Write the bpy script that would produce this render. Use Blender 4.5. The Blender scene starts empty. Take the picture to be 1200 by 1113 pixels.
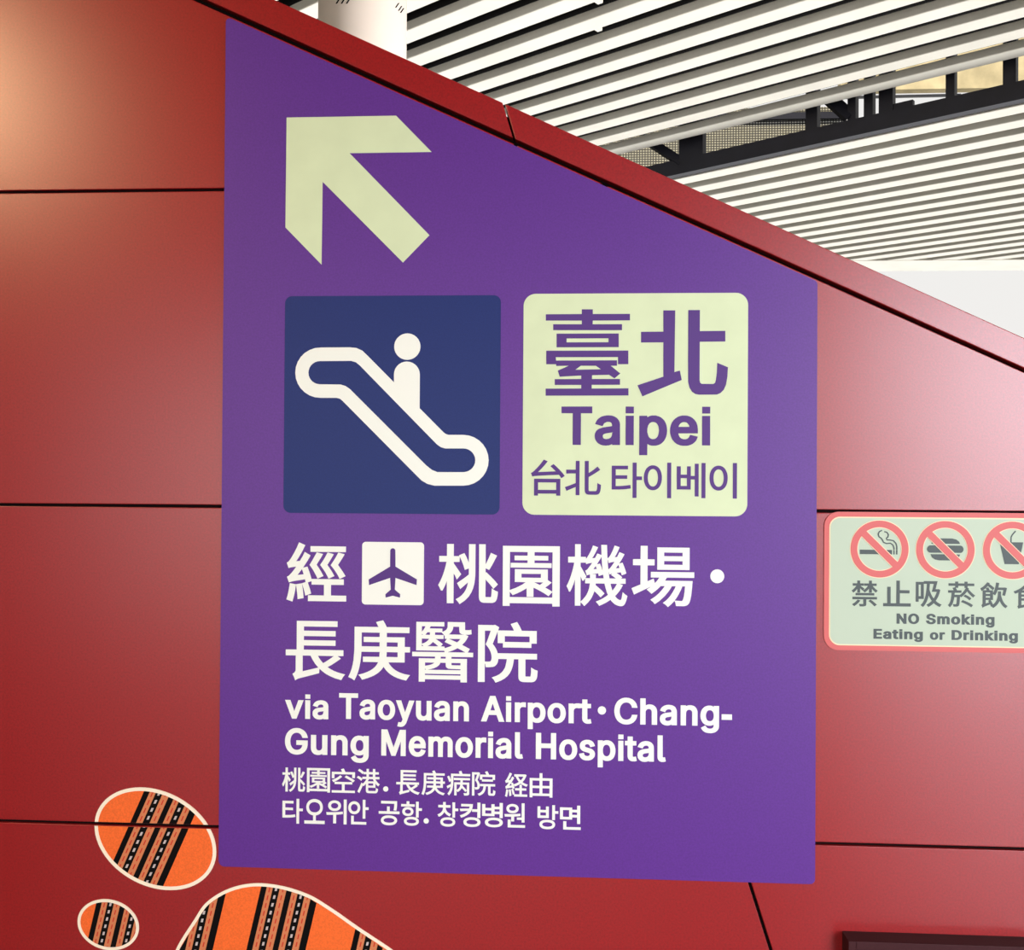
import bpy, bmesh, math, random
from mathutils import Vector, Matrix

# ------------------------------------------------------------------ camera
SC = bpy.context.scene
COL = SC.collection
IMG_W, IMG_H, FPX = 1200.0, 1113.0, 1200.0
CAM = Vector((0.0, 0.0, 1.65))
YAW, PITCH, ROLL = math.radians(3.538), math.radians(0.454), math.radians(0.368)
fwd = Vector((-math.sin(YAW)*math.cos(PITCH), math.cos(YAW)*math.cos(PITCH), math.sin(PITCH)))
r0 = Vector((math.cos(YAW), math.sin(YAW), 0.0))
u0 = r0.cross(fwd)
right = r0*math.cos(ROLL) + u0*math.sin(ROLL)
up = u0*math.cos(ROLL) - r0*math.sin(ROLL)
cam_data = bpy.data.cameras.new('camera')
cam_data.sensor_fit = 'HORIZONTAL'
cam_data.sensor_width = 36.0
cam_data.lens = 36.0*FPX/IMG_W
cam_data.clip_start, cam_data.clip_end = 0.05, 300.0
cam = bpy.data.objects.new('camera', cam_data)
COL.objects.link(cam)
M3 = Matrix((right, up, -fwd)).transposed()
cam.matrix_world = Matrix.Translation(CAM) @ M3.to_4x4()
SC.camera = cam

# ------------------------------------------------------------------ world
SC.view_settings.view_transform = 'Standard'
SC.view_settings.look = 'None'
SC.view_settings.gamma = 1.0
SC.view_settings.exposure = 0.0
SC.view_settings.use_curve_mapping = False
world = bpy.data.worlds.new('sky')
SC.world = world
world.use_nodes = True
wt = world.node_tree
wt.nodes.clear()
def wnode(kind, **kw):
    n = wt.nodes.new(kind)
    for k, v in kw.items(): setattr(n, k, v)
    return n
def wramp(src, a, b, c, d):
    n = wnode('ShaderNodeMapRange', interpolation_type='SMOOTHSTEP')
    for i, v in zip((1, 2, 3, 4), (a, b, c, d)): n.inputs[i].default_value = v
    wt.links.new(src, n.inputs[0])
    return n.outputs[0]
def wmath(op, a, b):
    n = wnode('ShaderNodeMath', operation=op)
    wt.links.new(a, n.inputs[0]); wt.links.new(b, n.inputs[1])
    return n.outputs[0]
tc = wnode('ShaderNodeTexCoord')
sp = wnode('ShaderNodeSeparateXYZ')
wt.links.new(tc.outputs['Generated'], sp.inputs[0])
# overcast white ahead, glow added below to light slats, dimmed behind for slat sides
lift_below = wramp(sp.outputs[2], -0.25, -0.80, 0.88, 3.7)
across = wnode('ShaderNodeVectorMath', operation='DOT_PRODUCT')
wt.links.new(tc.outputs['Generated'], across.inputs[0])
across.inputs[1].default_value = (0.598, 0.801, 0.0)
dim_behind = wramp(across.outputs['Value'], 0.0, 0.35, 0.05, 1.0)
bg = wnode('ShaderNodeBackground')
bg.inputs[0].default_value = (1.0, 0.985, 0.96, 1)
wt.links.new(wmath('MULTIPLY', lift_below, dim_behind), bg.inputs[1])
wo = wnode('ShaderNodeOutputWorld')
wt.links.new(bg.outputs[0], wo.inputs[0])

# ------------------------------------------------------------------ lamps
def area(name, loc, target, sx, sy, power, color, spread=math.pi):
    l = bpy.data.lights.new(name, 'AREA')
    l.shape = 'RECTANGLE'; l.size = sx; l.size_y = sy
    l.energy = power; l.color = color; l.spread = spread
    o = bpy.data.objects.new(name, l); COL.objects.link(o)
    o.location = loc
    o.rotation_euler = (Vector(target)-Vector(loc)).to_track_quat('-Z', 'Y').to_euler()
    return o
# unseen fill added behind right, its reflection lightens the right-hand panels
area('right_fill', (4.6, -4.5, 2.0), (1.3, 2.2, 0.9), 3.6, 3.9, 76, (0.87, 0.92, 1.0), math.radians(48))
area('column_fill', (8.6, 0.6, 3.3), (-1.0, 4.9, 3.6), 1.6, 2.0, 80, (1.0, 0.95, 0.92), math.radians(40))  # added fill for the column, aimed along the slats to spare their sides
# broad unseen fill added in front of the wall
area('wall_fill', (-1.6, -5.0, 1.6), (-0.3, 2.2, 0.9), 5.0, 2.4, 21, (1.0, 0.98, 0.95), math.radians(56))
# warm downlight mirrored in the cladding top left
area('warm_downlight', (-4.15, -1.8, 4.2), (-1.6, 2.2, 2.2), 0.45, 0.45, 24, (1.0, 0.70, 0.38), math.radians(80))
# sun above the hall roof
sun = bpy.data.lights.new('sun', 'SUN')
sun.energy = 6.0; sun.angle = math.radians(0.6); sun.color = (1.0, 0.95, 0.86)
sun_o = bpy.data.objects.new('sun', sun); COL.objects.link(sun_o)
sun_o.location = (0, -10, 20)
sun_o.rotation_euler = Vector((0.25, 0.9, -1.0)).to_track_quat('-Z', 'Y').to_euler()

# ------------------------------------------------------------------ helpers
D = 2.2            # distance of the cladding face from the camera
H_UP, H_LOW = 2.86, 2.60   # louvre soffits above the camera

def ray(px, py):
    return right*((px-IMG_W/2)/FPX) - up*((py-IMG_H/2)/FPX) + fwd
def on_y(px, py, y):
    d = ray(px, py)
    return CAM + d*(y/d.y)
def wall_xz(px, py):
    p = on_y(px, py, D)
    return (p.x, p.z)
TH = math.radians(143.2568)
SN = Vector((math.sin(TH), -math.cos(TH), 0))     # across the slats, away from the camera
SD = Vector((-math.cos(TH), -math.sin(TH), 0))    # along the slats, to the right
def on_c(px, py, c):
    d = ray(px, py)
    return CAM + d*(c/d.dot(SN))
def lin(r, g, b):
    f = lambda v: (v/255/12.92) if v <= 10.3 else ((v/255+0.055)/1.055)**2.4
    return (f(r), f(g), f(b), 1.0)

def material(name, rgb, rough=0.5, spec=0.5, metallic=0.0, coat=0.0, coat_rough=0.1,
             noise=0.0, noise_scale=60.0, bump=0.0, bump_scale=800.0):
    m = bpy.data.materials.new(name)
    m.use_nodes = True
    nt = m.node_tree
    b = nt.nodes['Principled BSDF']
    c = lin(*rgb)
    b.inputs['Base Color'].default_value = c
    b.inputs['Roughness'].default_value = rough
    b.inputs['Specular IOR Level'].default_value = spec
    b.inputs['Metallic'].default_value = metallic
    b.inputs['Coat Weight'].default_value = coat
    b.inputs['Coat Roughness'].default_value = coat_rough
    if noise or bump:
        t = nt.nodes.new('ShaderNodeTexCoord')
    if noise:
        n = nt.nodes.new('ShaderNodeTexNoise')
        n.inputs['Scale'].default_value = noise_scale
        n.inputs['Detail'].default_value = 5
        nt.links.new(t.outputs['Object'], n.inputs['Vector'])
        r = nt.nodes.new('ShaderNodeValToRGB')
        r.color_ramp.elements[0].position = 0.3
        r.color_ramp.elements[1].position = 0.7
        r.color_ramp.elements[0].color = tuple(v*(1-noise) for v in c[:3])+(1,)
        r.color_ramp.elements[1].color = tuple(min(1, v*(1+noise)) for v in c[:3])+(1,)
        nt.links.new(n.outputs[0], r.inputs[0])
        nt.links.new(r.outputs[0], b.inputs['Base Color'])
    if bump:
        n2 = nt.nodes.new('ShaderNodeTexNoise')
        n2.inputs['Scale'].default_value = bump_scale
        nt.links.new(t.outputs['Object'], n2.inputs['Vector'])
        bp = nt.nodes.new('ShaderNodeBump')
        bp.inputs['Strength'].default_value = bump
        bp.inputs['Distance'].default_value = 0.001
        nt.links.new(n2.outputs[0], bp.inputs['Height'])
        nt.links.new(bp.outputs[0], b.inputs['Normal'])
    return m

RED = material('red_metallic_cladding', (146, 12, 16), 0.31, 0.65, noise=0.22, noise_scale=230, bump=0.12, bump_scale=420)
DARK_GAP = material('black_joint', (14, 8, 9), 0.9, 0.1)
PURPLE = material('purple_vinyl', (90, 40, 134), 0.42, 0.34, noise=0.10, noise_scale=260, bump=0.06, bump_scale=500)
NAVY = material('navy_vinyl', (22, 40, 102), 0.45, 0.25, noise=0.10, noise_scale=260)
GLOW = material('pale_glow_vinyl', (208, 218, 178), 0.5, 0.3, noise=0.03, noise_scale=14)
LETTER = material('warm_white_vinyl', (236, 236, 226), 0.5, 0.3)
INK = material('purple_ink', (80, 44, 120), 0.5, 0.3)
SIGN_PALE = material('pale_green_vinyl', (182, 194, 172), 0.5, 0.3)
SIGN_RED = material('coral_red_ink', (206, 98, 96), 0.5, 0.3)
SIGN_EDGE = material('cream_edge_ink', (238, 214, 176), 0.5, 0.3)
SIGN_GREY = material('grey_ink', (72, 80, 80), 0.5, 0.3)
ORANGE = material('orange_print', (240, 104, 40), 0.5, 0.3, noise=0.12, noise_scale=300)
CREAM = material('cream_outline', (248, 232, 208), 0.45, 0.3)
BLACK = material('black_print', (8, 5, 5), 0.8, 0.12)
TAN = material('tan_weave', (206, 122, 78), 0.6, 0.3)
DASH_RED = material('red_stitch', (200, 44, 24), 0.6, 0.3)
DASH_WHITE = material('grey_white_stitch', (196, 180, 178), 0.6, 0.3)
BOX_DARK = material('dark_maroon_metal', (62, 30, 33), 0.5, 0.12, noise=0.12, noise_scale=200)
SLAT = material('white_painted_slat', (238, 234, 222), 0.5, 0.3, noise=0.05, noise_scale=3)
STEEL = material('dark_navy_steel', (26, 26, 40), 0.55, 0.4, noise=0.2, noise_scale=9)
PLENUM = material('black_plenum', (26, 24, 24), 0.9, 0.1)
COLUMN = material('pinkish_white_paint', (226, 214, 204), 0.5, 0.3, noise=0.03, noise_scale=5)
STONE = material('cream_stained_concrete', (216, 200, 160), 0.9, 0.1, noise=0.28, noise_scale=3.2)
FLOOR_M = material('grey_stone_floor', (188, 184, 178), 0.3, 0.5, noise=0.08, noise_scale=8)

MESHM = bpy.data.materials.new('perforated_metal')
MESHM.use_nodes = True
_nt = MESHM.node_tree
_tc = _nt.nodes.new('ShaderNodeTexCoord')
_sx = _nt.nodes.new('ShaderNodeSeparateXYZ')
_cx = _nt.nodes.new('ShaderNodeCombineXYZ')
_br = _nt.nodes.new('ShaderNodeTexBrick')
_nt.links.new(_tc.outputs['Object'], _sx.inputs[0])
_nt.links.new(_sx.outputs[0], _cx.inputs[0]); _nt.links.new(_sx.outputs[2], _cx.inputs[1])
_nt.links.new(_cx.outputs[0], _br.inputs['Vector'])
_br.offset = 0.0
for k, v in (('Scale', 1.0), ('Mortar Size', 0.005), ('Mortar Smooth', 0.1), ('Brick Width', 0.027), ('Row Height', 0.024)):
    _br.inputs[k].default_value = v
_br.inputs['Color1'].default_value = lin(226, 214, 170)
_br.inputs['Color2'].default_value = lin(206, 196, 156)
_br.inputs['Mortar'].default_value = lin(52, 48, 40)
_nt.links.new(_br.outputs['Color'], _nt.nodes['Principled BSDF'].inputs['Base Color'])
_nt.nodes['Principled BSDF'].inputs['Roughness'].default_value = 0.6
_mr = _nt.nodes.new('ShaderNodeMapRange')            # the open part of every mesh cell
_mr.inputs[1].default_value, _mr.inputs[2].default_value = 0.0, 1.0
_mr.inputs[3].default_value, _mr.inputs[4].default_value = 0.45, 1.0
_nt.links.new(_br.outputs['Fac'], _mr.inputs[0])
_nt.links.new(_mr.outputs[0], _nt.nodes['Principled BSDF'].inputs['Alpha'])

def link(name, me, parent=None, mats=None):
    o = bpy.data.objects.new(name, me)
    for m in (mats or []): me.materials.append(m)
    COL.objects.link(o)
    if parent is not None:
        o.parent = parent
        root = parent
        off = Vector(root.location)
        while root.parent is not None:
            root = root.parent; off = off + Vector(root.location)
        me.transform(Matrix.Translation(-off))
    me.update()
    return o
def recenter(o, p):
    o.data.transform(Matrix.Translation(-Vector(p))); o.location = p
    return o
def thing(name, label, cat, loc, group=None):
    o = bpy.data.objects.new(name, None)
    o.empty_display_size = 0.1
    COL.objects.link(o)
    o.location = loc
    return tag(o, label, cat, group)
def tag(o, label, cat, group=None):
    o['label'] = label; o['category'] = cat
    if group: o['group'] = group
    return o
def structure(o):
    o['kind'] = 'structure'
    return o

def clip(poly, a, b, c):
    """part of a convex polygon where a*x + b*y <= c"""
    out = []
    n = len(poly)
    for i in range(n):
        p, q = poly[i], poly[(i+1) % n]
        dp, dq = a*p[0]+b*p[1]-c, a*q[0]+b*q[1]-c
        if dp <= 0: out.append(p)
        if (dp < 0 < dq) or (dq < 0 < dp):
            t = dp/(dp-dq)
            out.append((p[0]+(q[0]-p[0])*t, p[1]+(q[1]-p[1])*t))
    r = []
    for p in out:
        if not r or math.hypot(p[0]-r[-1][0], p[1]-r[-1][1]) > 1e-7: r.append(p)
    if len(r) > 1 and math.hypot(r[0][0]-r[-1][0], r[0][1]-r[-1][1]) < 1e-7: r.pop()
    return r if len(r) > 2 else []

def ccw(poly):
    s = sum(poly[i-1][0]*poly[i][1]-poly[i][0]*poly[i-1][1] for i in range(len(poly)))
    return list(poly) if s > 0 else list(reversed(poly))

def prism(bm, poly, y_front, y_back, mat=0, bevel=0.0):
    """an outline in the wall plane (x, z) given thickness between two depths"""
    poly = ccw(poly)
    vf = [bm.verts.new((x, y_front, z)) for x, z in poly]
    vb = [bm.verts.new((x, y_back, z)) for x, z in poly]
    n = len(poly)
    ff = bm.faces.new(vf)
    fs = [ff, bm.faces.new(list(reversed(vb)))]
    for i in range(n):
        j = (i+1) % n
        fs.append(bm.faces.new((vf[j], vf[i], vb[i], vb[j])))
    for f in fs: f.material_index = mat
    if bevel:
        bmesh.ops.bevel(bm, geom=list(ff.edges), offset=bevel, segments=2, profile=0.5, affect='EDGES')

def done(bm, name, mats, parent=None, smooth=False):
    me = bpy.data.meshes.new(name)
    bmesh.ops.recalc_face_normals(bm, faces=bm.faces)
    bm.to_mesh(me); bm.free()
    if smooth:
        for p in me.polygons: p.use_smooth = True
    return link(name, me, parent, mats)

def box(bm, lo, hi, mat=0):
    x0, y0, z0 = lo; x1, y1, z1 = hi
    v = [bm.verts.new(p) for p in ((x0,y0,z0),(x1,y0,z0),(x1,y1,z0),(x0,y1,z0),(x0,y0,z1),(x1,y0,z1),(x1,y1,z1),(x0,y1,z1))]
    for q in ((0,3,2,1),(4,5,6,7),(0,1,5,4),(1,2,6,5),(2,3,7,6),(3,0,4,7)):
        bm.faces.new([v[i] for i in q]).material_index = mat

def slat_box(bm, s0a, s0b, s1a, s1b, c0, c1, z0, z1):
    """box along the slat direction; s is given at the near (a) and far (b) edge of each end"""
    P = lambda s, c, z: SD*s + SN*c + Vector((0, 0, z))
    v = [bm.verts.new(P(s, c, z)) for z in (z0, z1) for s, c in ((s0a, c0), (s1a, c0), (s1b, c1), (s0b, c1))]
    for q in ((0,3,2,1),(4,5,6,7),(0,1,5,4),(1,2,6,5),(2,3,7,6),(3,0,4,7)):
        bm.faces.new([v[i] for i in q])

def filled(contours, y_front, thick):
    """mesh of a flat shape with holes: contours are in (x, z) metres, even-odd filled"""
    cu = bpy.data.curves.new('outline', 'CURVE')
    cu.dimensions = '2D'; cu.fill_mode = 'BOTH'; cu.extrude = thick/2
    for c in contours:
        s = cu.splines.new('POLY')
        s.points.add(len(c)-1)
        for p, q in zip(s.points, c): p.co = (q[0], q[1], 0, 1)
        s.use_cyclic_u = True
    o = bpy.data.objects.new('outline', cu)
    COL.objects.link(o)
    dg = bpy.context.evaluated_depsgraph_get()
    me = bpy.data.meshes.new_from_object(o.evaluated_get(dg))
    bpy.data.objects.remove(o); bpy.data.curves.remove(cu)
    me.transform(Matrix(((1,0,0,0),(0,0,-1,y_front+thick/2),(0,1,0,0),(0,0,0,1))))
    return me
def join(meshes, name):
    bm = bmesh.new()
    for me in meshes:
        bm.from_mesh(me); bpy.data.meshes.remove(me)
    me = bpy.data.meshes.new(name)
    bm.to_mesh(me); bm.free()
    return me
def shape(name, contours, y_front, thick, mat, parent, label=None):
    me = filled(contours, y_front, thick)
    me.name = name
    o = link(name, me, parent, [mat])
    if label: o['label'] = label
    return o
def circle(cx, cz, r, n=48, rz=None):
    rz = rz or r
    return [(cx+r*math.cos(2*math.pi*i/n), cz+rz*math.sin(2*math.pi*i/n)) for i in range(n)]
def round_rect(x0, z0, x1, z1, r, n=8):
    out = []
    for cx, cz, a in ((x1-r, z1-r, 0), (x0+r, z1-r, 90), (x0+r, z0+r, 180), (x1-r, z0+r, 270)):
        for i in range(n+1):
            t = math.radians(a+90*i/n)
            out.append((cx+r*math.cos(t), cz+r*math.sin(t)))
    return out
def round_poly(pts, radii, n=6):
    """fillet the corners of a polygon"""
    out = []
    m = len(pts)
    for i in range(m):
        p, a, b = Vector(pts[i]), Vector(pts[i-1]), Vector(pts[(i+1) % m])
        r = radii[i] if isinstance(radii, (list, tuple)) else radii
        if r <= 0: out.append(tuple(p)); continue
        da, db = (a-p).normalized(), (b-p).normalized()
        ang = da.angle(db)
        t = r/math.tan(ang/2)
        p0, p1 = p+da*t, p+db*t
        c = p+(da+db).normalized()*(r/math.sin(ang/2))
        a0 = math.atan2(p0.y-c.y, p0.x-c.x); a1 = math.atan2(p1.y-c.y, p1.x-c.x)
        d = (a1-a0+math.pi) % (2*math.pi)-math.pi
        for k in range(n+1):
            t = a0+d*k/n
            out.append((c.x+r*math.cos(t), c.y+r*math.sin(t)))
    return out
def px_poly(pts):
    return [wall_xz(*p) for p in pts]
def px_rect(x0, y0, x1, y1):
    """upright rectangle on the wall: x0, z0, x1, z1"""
    xm, ym = (x0+x1)/2, (y0+y1)/2
    return (wall_xz(x0, ym)[0], wall_xz(xm, y1)[1], wall_xz(x1, ym)[0], wall_xz(xm, y0)[1])

# ------------------------------------------------------------------ lettering
GLYPHS = {
    '經': '14,-46 32,12 46,74 57,134 68,212 168,194 168,196 172,197 262,212 264,214 322,232 314,268 313,274 312,275 170,252 106,240 54,223 21,314 44,324 69,348 99,380 148,444 167,472 164,474 124,468 86,462 46,450 16,536 34,546 50,560 74,592 96,626 132,688 172,766 212,860 312,816 274,736 239,672 198,604 168,560 227,566 271,640 304,709 399,654 345,560 278,458 350,478 382,392 406,318 416,278 418,283 934,282 934,193 730,192 730,24 974,24 974,-68 362,-68 362,24 617,24 617,192 418,193 416,247 357,226 397,110 412,50 322,19 318,20 303,88 286,144 264,208 264,206 280,104 292,-22 196,-40 188,46 180,116 168,190 154,94 136,8 112,-80/868,288 837,346 806,396 768,448 722,504 769,574 801,626 844,704 945,678 907,612 840,508 882,452 924,392 961,332/514,288 484,346 456,398 424,448 383,504 427,576 498,704 598,678 565,618 496,508 536,452 570,398 608,330/690,290 660,348 631,398 596,448 553,506 603,580 636,636 672,704 772,676 702,558 669,508 709,452 749,392 783,332/190,342 290,356 262,437 228,390/396,711 396,801 965,800 964,711',
    '桃': '154,-90 152,262 143,236 116,174 82,109 56,110 25,172 9,196 40,250 66,306 91,368 115,440 134,514 146,566 26,566 25,658 152,658 153,850 264,851 264,658 356,658 350,672 438,708 473,644 512,558 513,850 620,850 620,410 618,342 613,286 602,214 583,146 554,80 512,16 454,-42 366,-103 361,-100 335,-64 300,-26 362,10 396,37 431,74 456,112 476,154 490,196 500,242 498,242 374,136 320,230 322,232 450,320 512,368 513,466 446,440 426,506 407,554 382,610 362,649 360,566 264,566 264,544 389,372 316,285 284,350 264,382 264,-90/698,-48 689,-30 683,-10 679,40 679,850 786,851 788,534 800,554 836,630 872,716 974,672 894,522 846,444 787,470 787,402 798,409 802,406 880,334 942,272 990,216 918,146 863,214 788,292 787,30 788,22 791,16 798,14 874,14 877,16 882,32 884,50 890,154 940,121 960,112 990,102 988,58 982,18 976,-10 966,-34 954,-52 940,-63 914,-74 888,-77 758,-76 734,-71 718,-64 710,-59',
    '園': '64,-91 63,806 936,807 937,-90 826,-91 824,-49 172,-49 172,-91/172,42 824,41 825,120 824,122 821,118 766,62 702,103 642,136 574,170 536,186 536,48 432,48 430,176 410,162 342,125 292,101 216,70 194,98 172,121/172,146 264,180 312,203 364,231 415,266 248,268 248,459 754,459 754,302 814,264 770,228 716,190 784,153 824,128 825,716 550,716 550,663 760,662 760,593 550,593 550,553 812,553 812,483 184,483 184,553 442,553 442,593 242,593 242,662 442,663 443,716 172,717/546,266 634,228 684,266/350,334 648,334 649,392 350,392',
    '場': '52,83 13,182 151,242 151,540 34,541 34,634 151,636 152,843 260,843 260,636 368,634 368,541 260,540 260,292 356,335 374,265 398,290 421,320 443,352 312,353 312,440 980,440 980,353 560,353 531,306 956,304 946,174 938,98 928,38 918,-4 906,-36 892,-56 876,-70 858,-79 840,-84 820,-87 702,-87 692,-36 678,-6 633,-56 578,-105 542,-70 528,-60 498,-42 548,-2 584,34 620,80 654,134 680,182 696,221 638,220 611,174 582,132 531,70 484,24 444,-13 374,-61 344,-26 305,6 364,45 396,70 436,107 473,148 508,192 526,221 466,221 426,181 386,146 322,98 274,143 247,164 296,197 316,213/680,-2 784,-8 794,-7 799,-2 810,18 822,62 832,134 840,221 798,220 779,170 748,106 715,48/410,474 410,821 908,820 908,474/516,554 800,553 800,610 516,610/516,686 800,686 800,742 516,743',
    '長': '190,-106 174,-60 146,-4 174,14 182,23 190,34 196,50 197,64 197,278 34,279 34,368 210,370 210,810 868,811 868,725 326,725 326,661 838,661 838,578 326,578 325,516 838,516 838,434 326,433 325,370 966,369 967,280 872,279 927,240 844,184 808,161 774,140 713,108 740,89 780,68 828,46 874,30 924,16 996,0 959,-48 936,-88 832,-61 754,-30 682,6 620,49 582,82 577,16 576,12 254,-72 218,-86/310,38 563,98 510,158 470,216 436,279 309,278/636,171 640,167 694,198 770,247 813,278 556,279 569,254 593,220',
    '庚': '14,-56 44,12 66,76 82,142 94,212 104,334 107,400 108,752 482,752 477,764 444,830 554,860 580,816 612,752 967,752 966,661 613,660 614,592 894,592 895,440 977,440 977,354 895,352 894,191 642,190 656,164 685,124 718,92 756,64 798,40 848,20 900,5 980,-10 955,-42 920,-96 840,-78 784,-59 728,-34 684,-7 642,25 606,62 574,104 566,117 542,78 510,44 478,15 434,-15 380,-43 322,-66 238,-94 230,-94 197,-44 172,-16 256,8 310,30 368,61 398,82 431,112 455,142 472,172 480,190 242,191 242,274 498,275 499,278 502,330 502,353 218,352 212,268 204,194 190,116 173,44 150,-24 113,-104 110,-108 68,-79/610,276 784,275 784,352 614,353/220,440 502,440 502,509 252,509 251,592 502,592 502,660 220,661/613,440 784,440 784,508 614,509',
    '院': '60,-89 60,810 302,810 322,815 387,776 370,727 614,727 616,728 607,748 564,830 664,864 700,804 738,727 968,726 968,528 888,528 886,460 446,460 446,528 365,528 364,712 320,594 287,514 316,478 341,436 358,398 368,362 370,368 974,368 974,278 796,278 796,24 798,10 802,9 872,9 873,10 878,24 883,76 884,152 886,152 934,121 986,102 980,18 973,-14 963,-38 950,-56 932,-70 906,-77 886,-79 786,-79 764,-78 740,-74 720,-66 706,-54 696,-38 691,-20 688,8 687,278 618,278 611,222 599,162 581,108 555,56 522,12 478,-26 422,-61 334,-96 309,-52 301,-42 276,-16 348,12 392,36 426,65 453,96 478,140 492,186 502,236 508,276 506,278 376,278 374,254 367,222 353,194 332,170 314,159 294,152 224,145 182,146 176,176 171,198 166,208 166,-88/166,234 236,233 252,238 260,246 266,260 270,276 271,304 269,330 264,358 254,392 237,426 214,462 179,504 211,586 256,720 166,720/474,548 858,548 858,638 474,639',
    '機': '146,-88 145,308 127,254 102,188 70,124 50,126 39,158 12,208 38,260 61,312 81,368 104,442 122,514 133,568 36,568 35,656 145,656 145,848 235,848 235,656 318,656 318,626 329,636 342,654 378,714 404,766 430,831 511,804 474,730 441,672 417,636 418,636 464,641 500,710 566,686 560,842 652,842 657,688 660,642 662,639 674,645 685,656 711,694 749,770 774,834 852,808 824,742 794,688 775,658 778,656 814,660 850,734 931,702 892,632 846,560 850,560 896,574 900,574 926,514 946,462 961,410 888,382 874,427 804,418 860,382 896,352 878,332 950,332 950,254 854,252 908,232 881,184 851,140 818,99 784,66 808,36 828,21 842,12 858,6 872,4 877,8 882,18 890,42 904,126 942,94 958,82 980,70 968,14 954,-24 940,-54 922,-74 898,-86 872,-88 838,-83 804,-71 776,-56 749,-34 725,-10 712,8 684,-11 642,-37 596,-60 534,-87 516,-64 479,-24 540,1 588,26 636,55 670,82 650,130 631,190 616,253 476,253 475,228 573,148 617,102 554,42 508,89 456,136 448,114 430,72 410,32 383,-6 348,-46 296,-93 294,-92 252,-47 236,-34 234,-88/235,-26 276,10 305,44 330,78 349,116 364,156 374,192 383,252 382,253 308,253 308,328 281,292 264,292 236,359/742,148 753,160 774,188 796,220 812,252 710,252 721,212/310,332 385,332 385,388 368,386 332,374 325,400 308,446 330,456 338,461 351,476 401,542 417,566 416,568 354,556 324,546 316,568 235,568 235,512 327,358/404,392 478,392 478,332 602,332 592,389 524,366 512,408/694,332 796,332 758,360 718,386 738,406 692,394 678,436/584,446 574,556 566,661 537,612 492,544 542,557 568,496/436,468 492,474 475,520/674,472 688,477 704,490 756,562 772,586 742,582 712,576 682,565 662,626 662,620 666,560/791,486 852,492 834,541',
    '醫': '132,-86 131,268 382,268 382,296 28,296 27,364 534,366 520,386 89,386 89,818 522,819 522,753 310,753 296,722 492,721 494,671 522,684 546,700 559,714 568,730 574,750 574,823 842,822 844,704 900,703 940,709 946,642 908,635 848,634 896,612 874,570 851,534 824,504 799,480 878,440 920,418 888,365 971,364 971,296 636,296 636,268 876,268 876,-86 778,-86 776,-47 228,-47 226,-86/227,16 776,15 777,36 228,36/227,96 240,96 228,117/268,96 776,96 777,112 628,114 590,118 568,128 554,142 549,162 546,205 466,205 458,186 441,164 412,142 370,122 322,108/228,156 266,162 306,171 334,180 356,191 370,204 228,205/639,172 656,170 776,170 777,204 636,205 637,176/470,268 546,268 547,296 470,296/576,366 850,366 790,399 728,429 698,411 650,390/470,451 528,451 530,426 562,435 606,450 645,468 529,520 563,568 530,568 530,602 532,604 513,632 482,663 380,663 380,624 512,624 512,565 391,564 462,518 500,488 498,482/176,452 201,452 190,465 176,477/261,452 433,452 382,493 346,517 336,503 310,480 276,458/176,488 212,500 242,516 257,528 274,544 288,564 176,565/597,568 720,516 738,529 774,568/176,624 196,624 176,636/230,624 300,624 301,662 262,662/590,634 828,633 836,634 804,638 782,645 766,658 758,674 754,696 752,752 662,752 661,750 660,736 655,712 643,686 624,661 600,640/176,671 204,704 221,732 228,753 176,752',
    '台_thin': '166,-92 166,355 834,354 834,-90 728,-90 728,-38 268,-38 268,-92/268,62 728,61 728,256 268,257/116,412 108,444 84,508 114,519 134,532 174,568 219,616 270,672 339,758 410,860 510,816 439,722 375,646 311,576 266,532 266,530 714,552 713,556 644,626 578,688 660,743 738,671 821,586 886,510 943,432 858,370 813,438 794,460 462,444 260,431 172,422',
    '北_thin': '62,32 17,130 309,240 309,498 52,498 51,598 308,599 309,834 410,835 411,-84 309,-84 308,135/582,-38 567,-16 559,8 552,52 552,834 656,834 656,512 702,541 772,589 834,636 892,686 897,682 966,600 886,542 810,493 656,402 656,74 660,44 663,36 668,32 692,29 842,29 856,32 860,35 866,42 875,62 882,98 891,246 892,249 932,222 954,210 988,198 983,124 978,70 969,30 957,-8 939,-36 914,-56 884,-67 850,-70 654,-69 626,-64 604,-55',
    '타_thin': '650,-91 649,840 758,840 758,478 906,477 906,382 758,380 758,-90/76,127 76,758 522,758 522,663 185,662 186,504 503,504 502,411 186,411 185,222 288,222 386,227 482,236 590,252 600,158 486,141 378,132 282,128',
    '이_thin': '694,-92 694,840 802,840 803,-92/174,164 137,204 109,250 86,314 74,372 70,446 74,512 87,574 109,634 137,680 174,719 214,746 262,764 310,770 364,764 412,746 452,719 488,680 519,626 538,574 552,506 555,446 552,378 538,308 517,252 488,204 452,164 410,136 364,119 310,113 262,119 222,134 214,137/234,248 258,228 286,216 314,213 340,216 352,221 366,228 388,245 410,272 426,306 438,344 446,390 449,438 446,494 438,540 426,578 410,610 388,638 366,655 340,666 312,670 284,666 258,654 238,638 216,610 201,582 187,540 179,494 176,446 179,390 186,346 199,306 216,272',
    '베_thin': '726,-91 726,840 832,840 832,-90/70,136 69,750 174,750 174,530 338,530 339,750 440,751 441,498 546,497 546,820 650,820 651,-46 546,-46 546,402 441,402 440,136/174,232 339,232 338,437 174,436',
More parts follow.
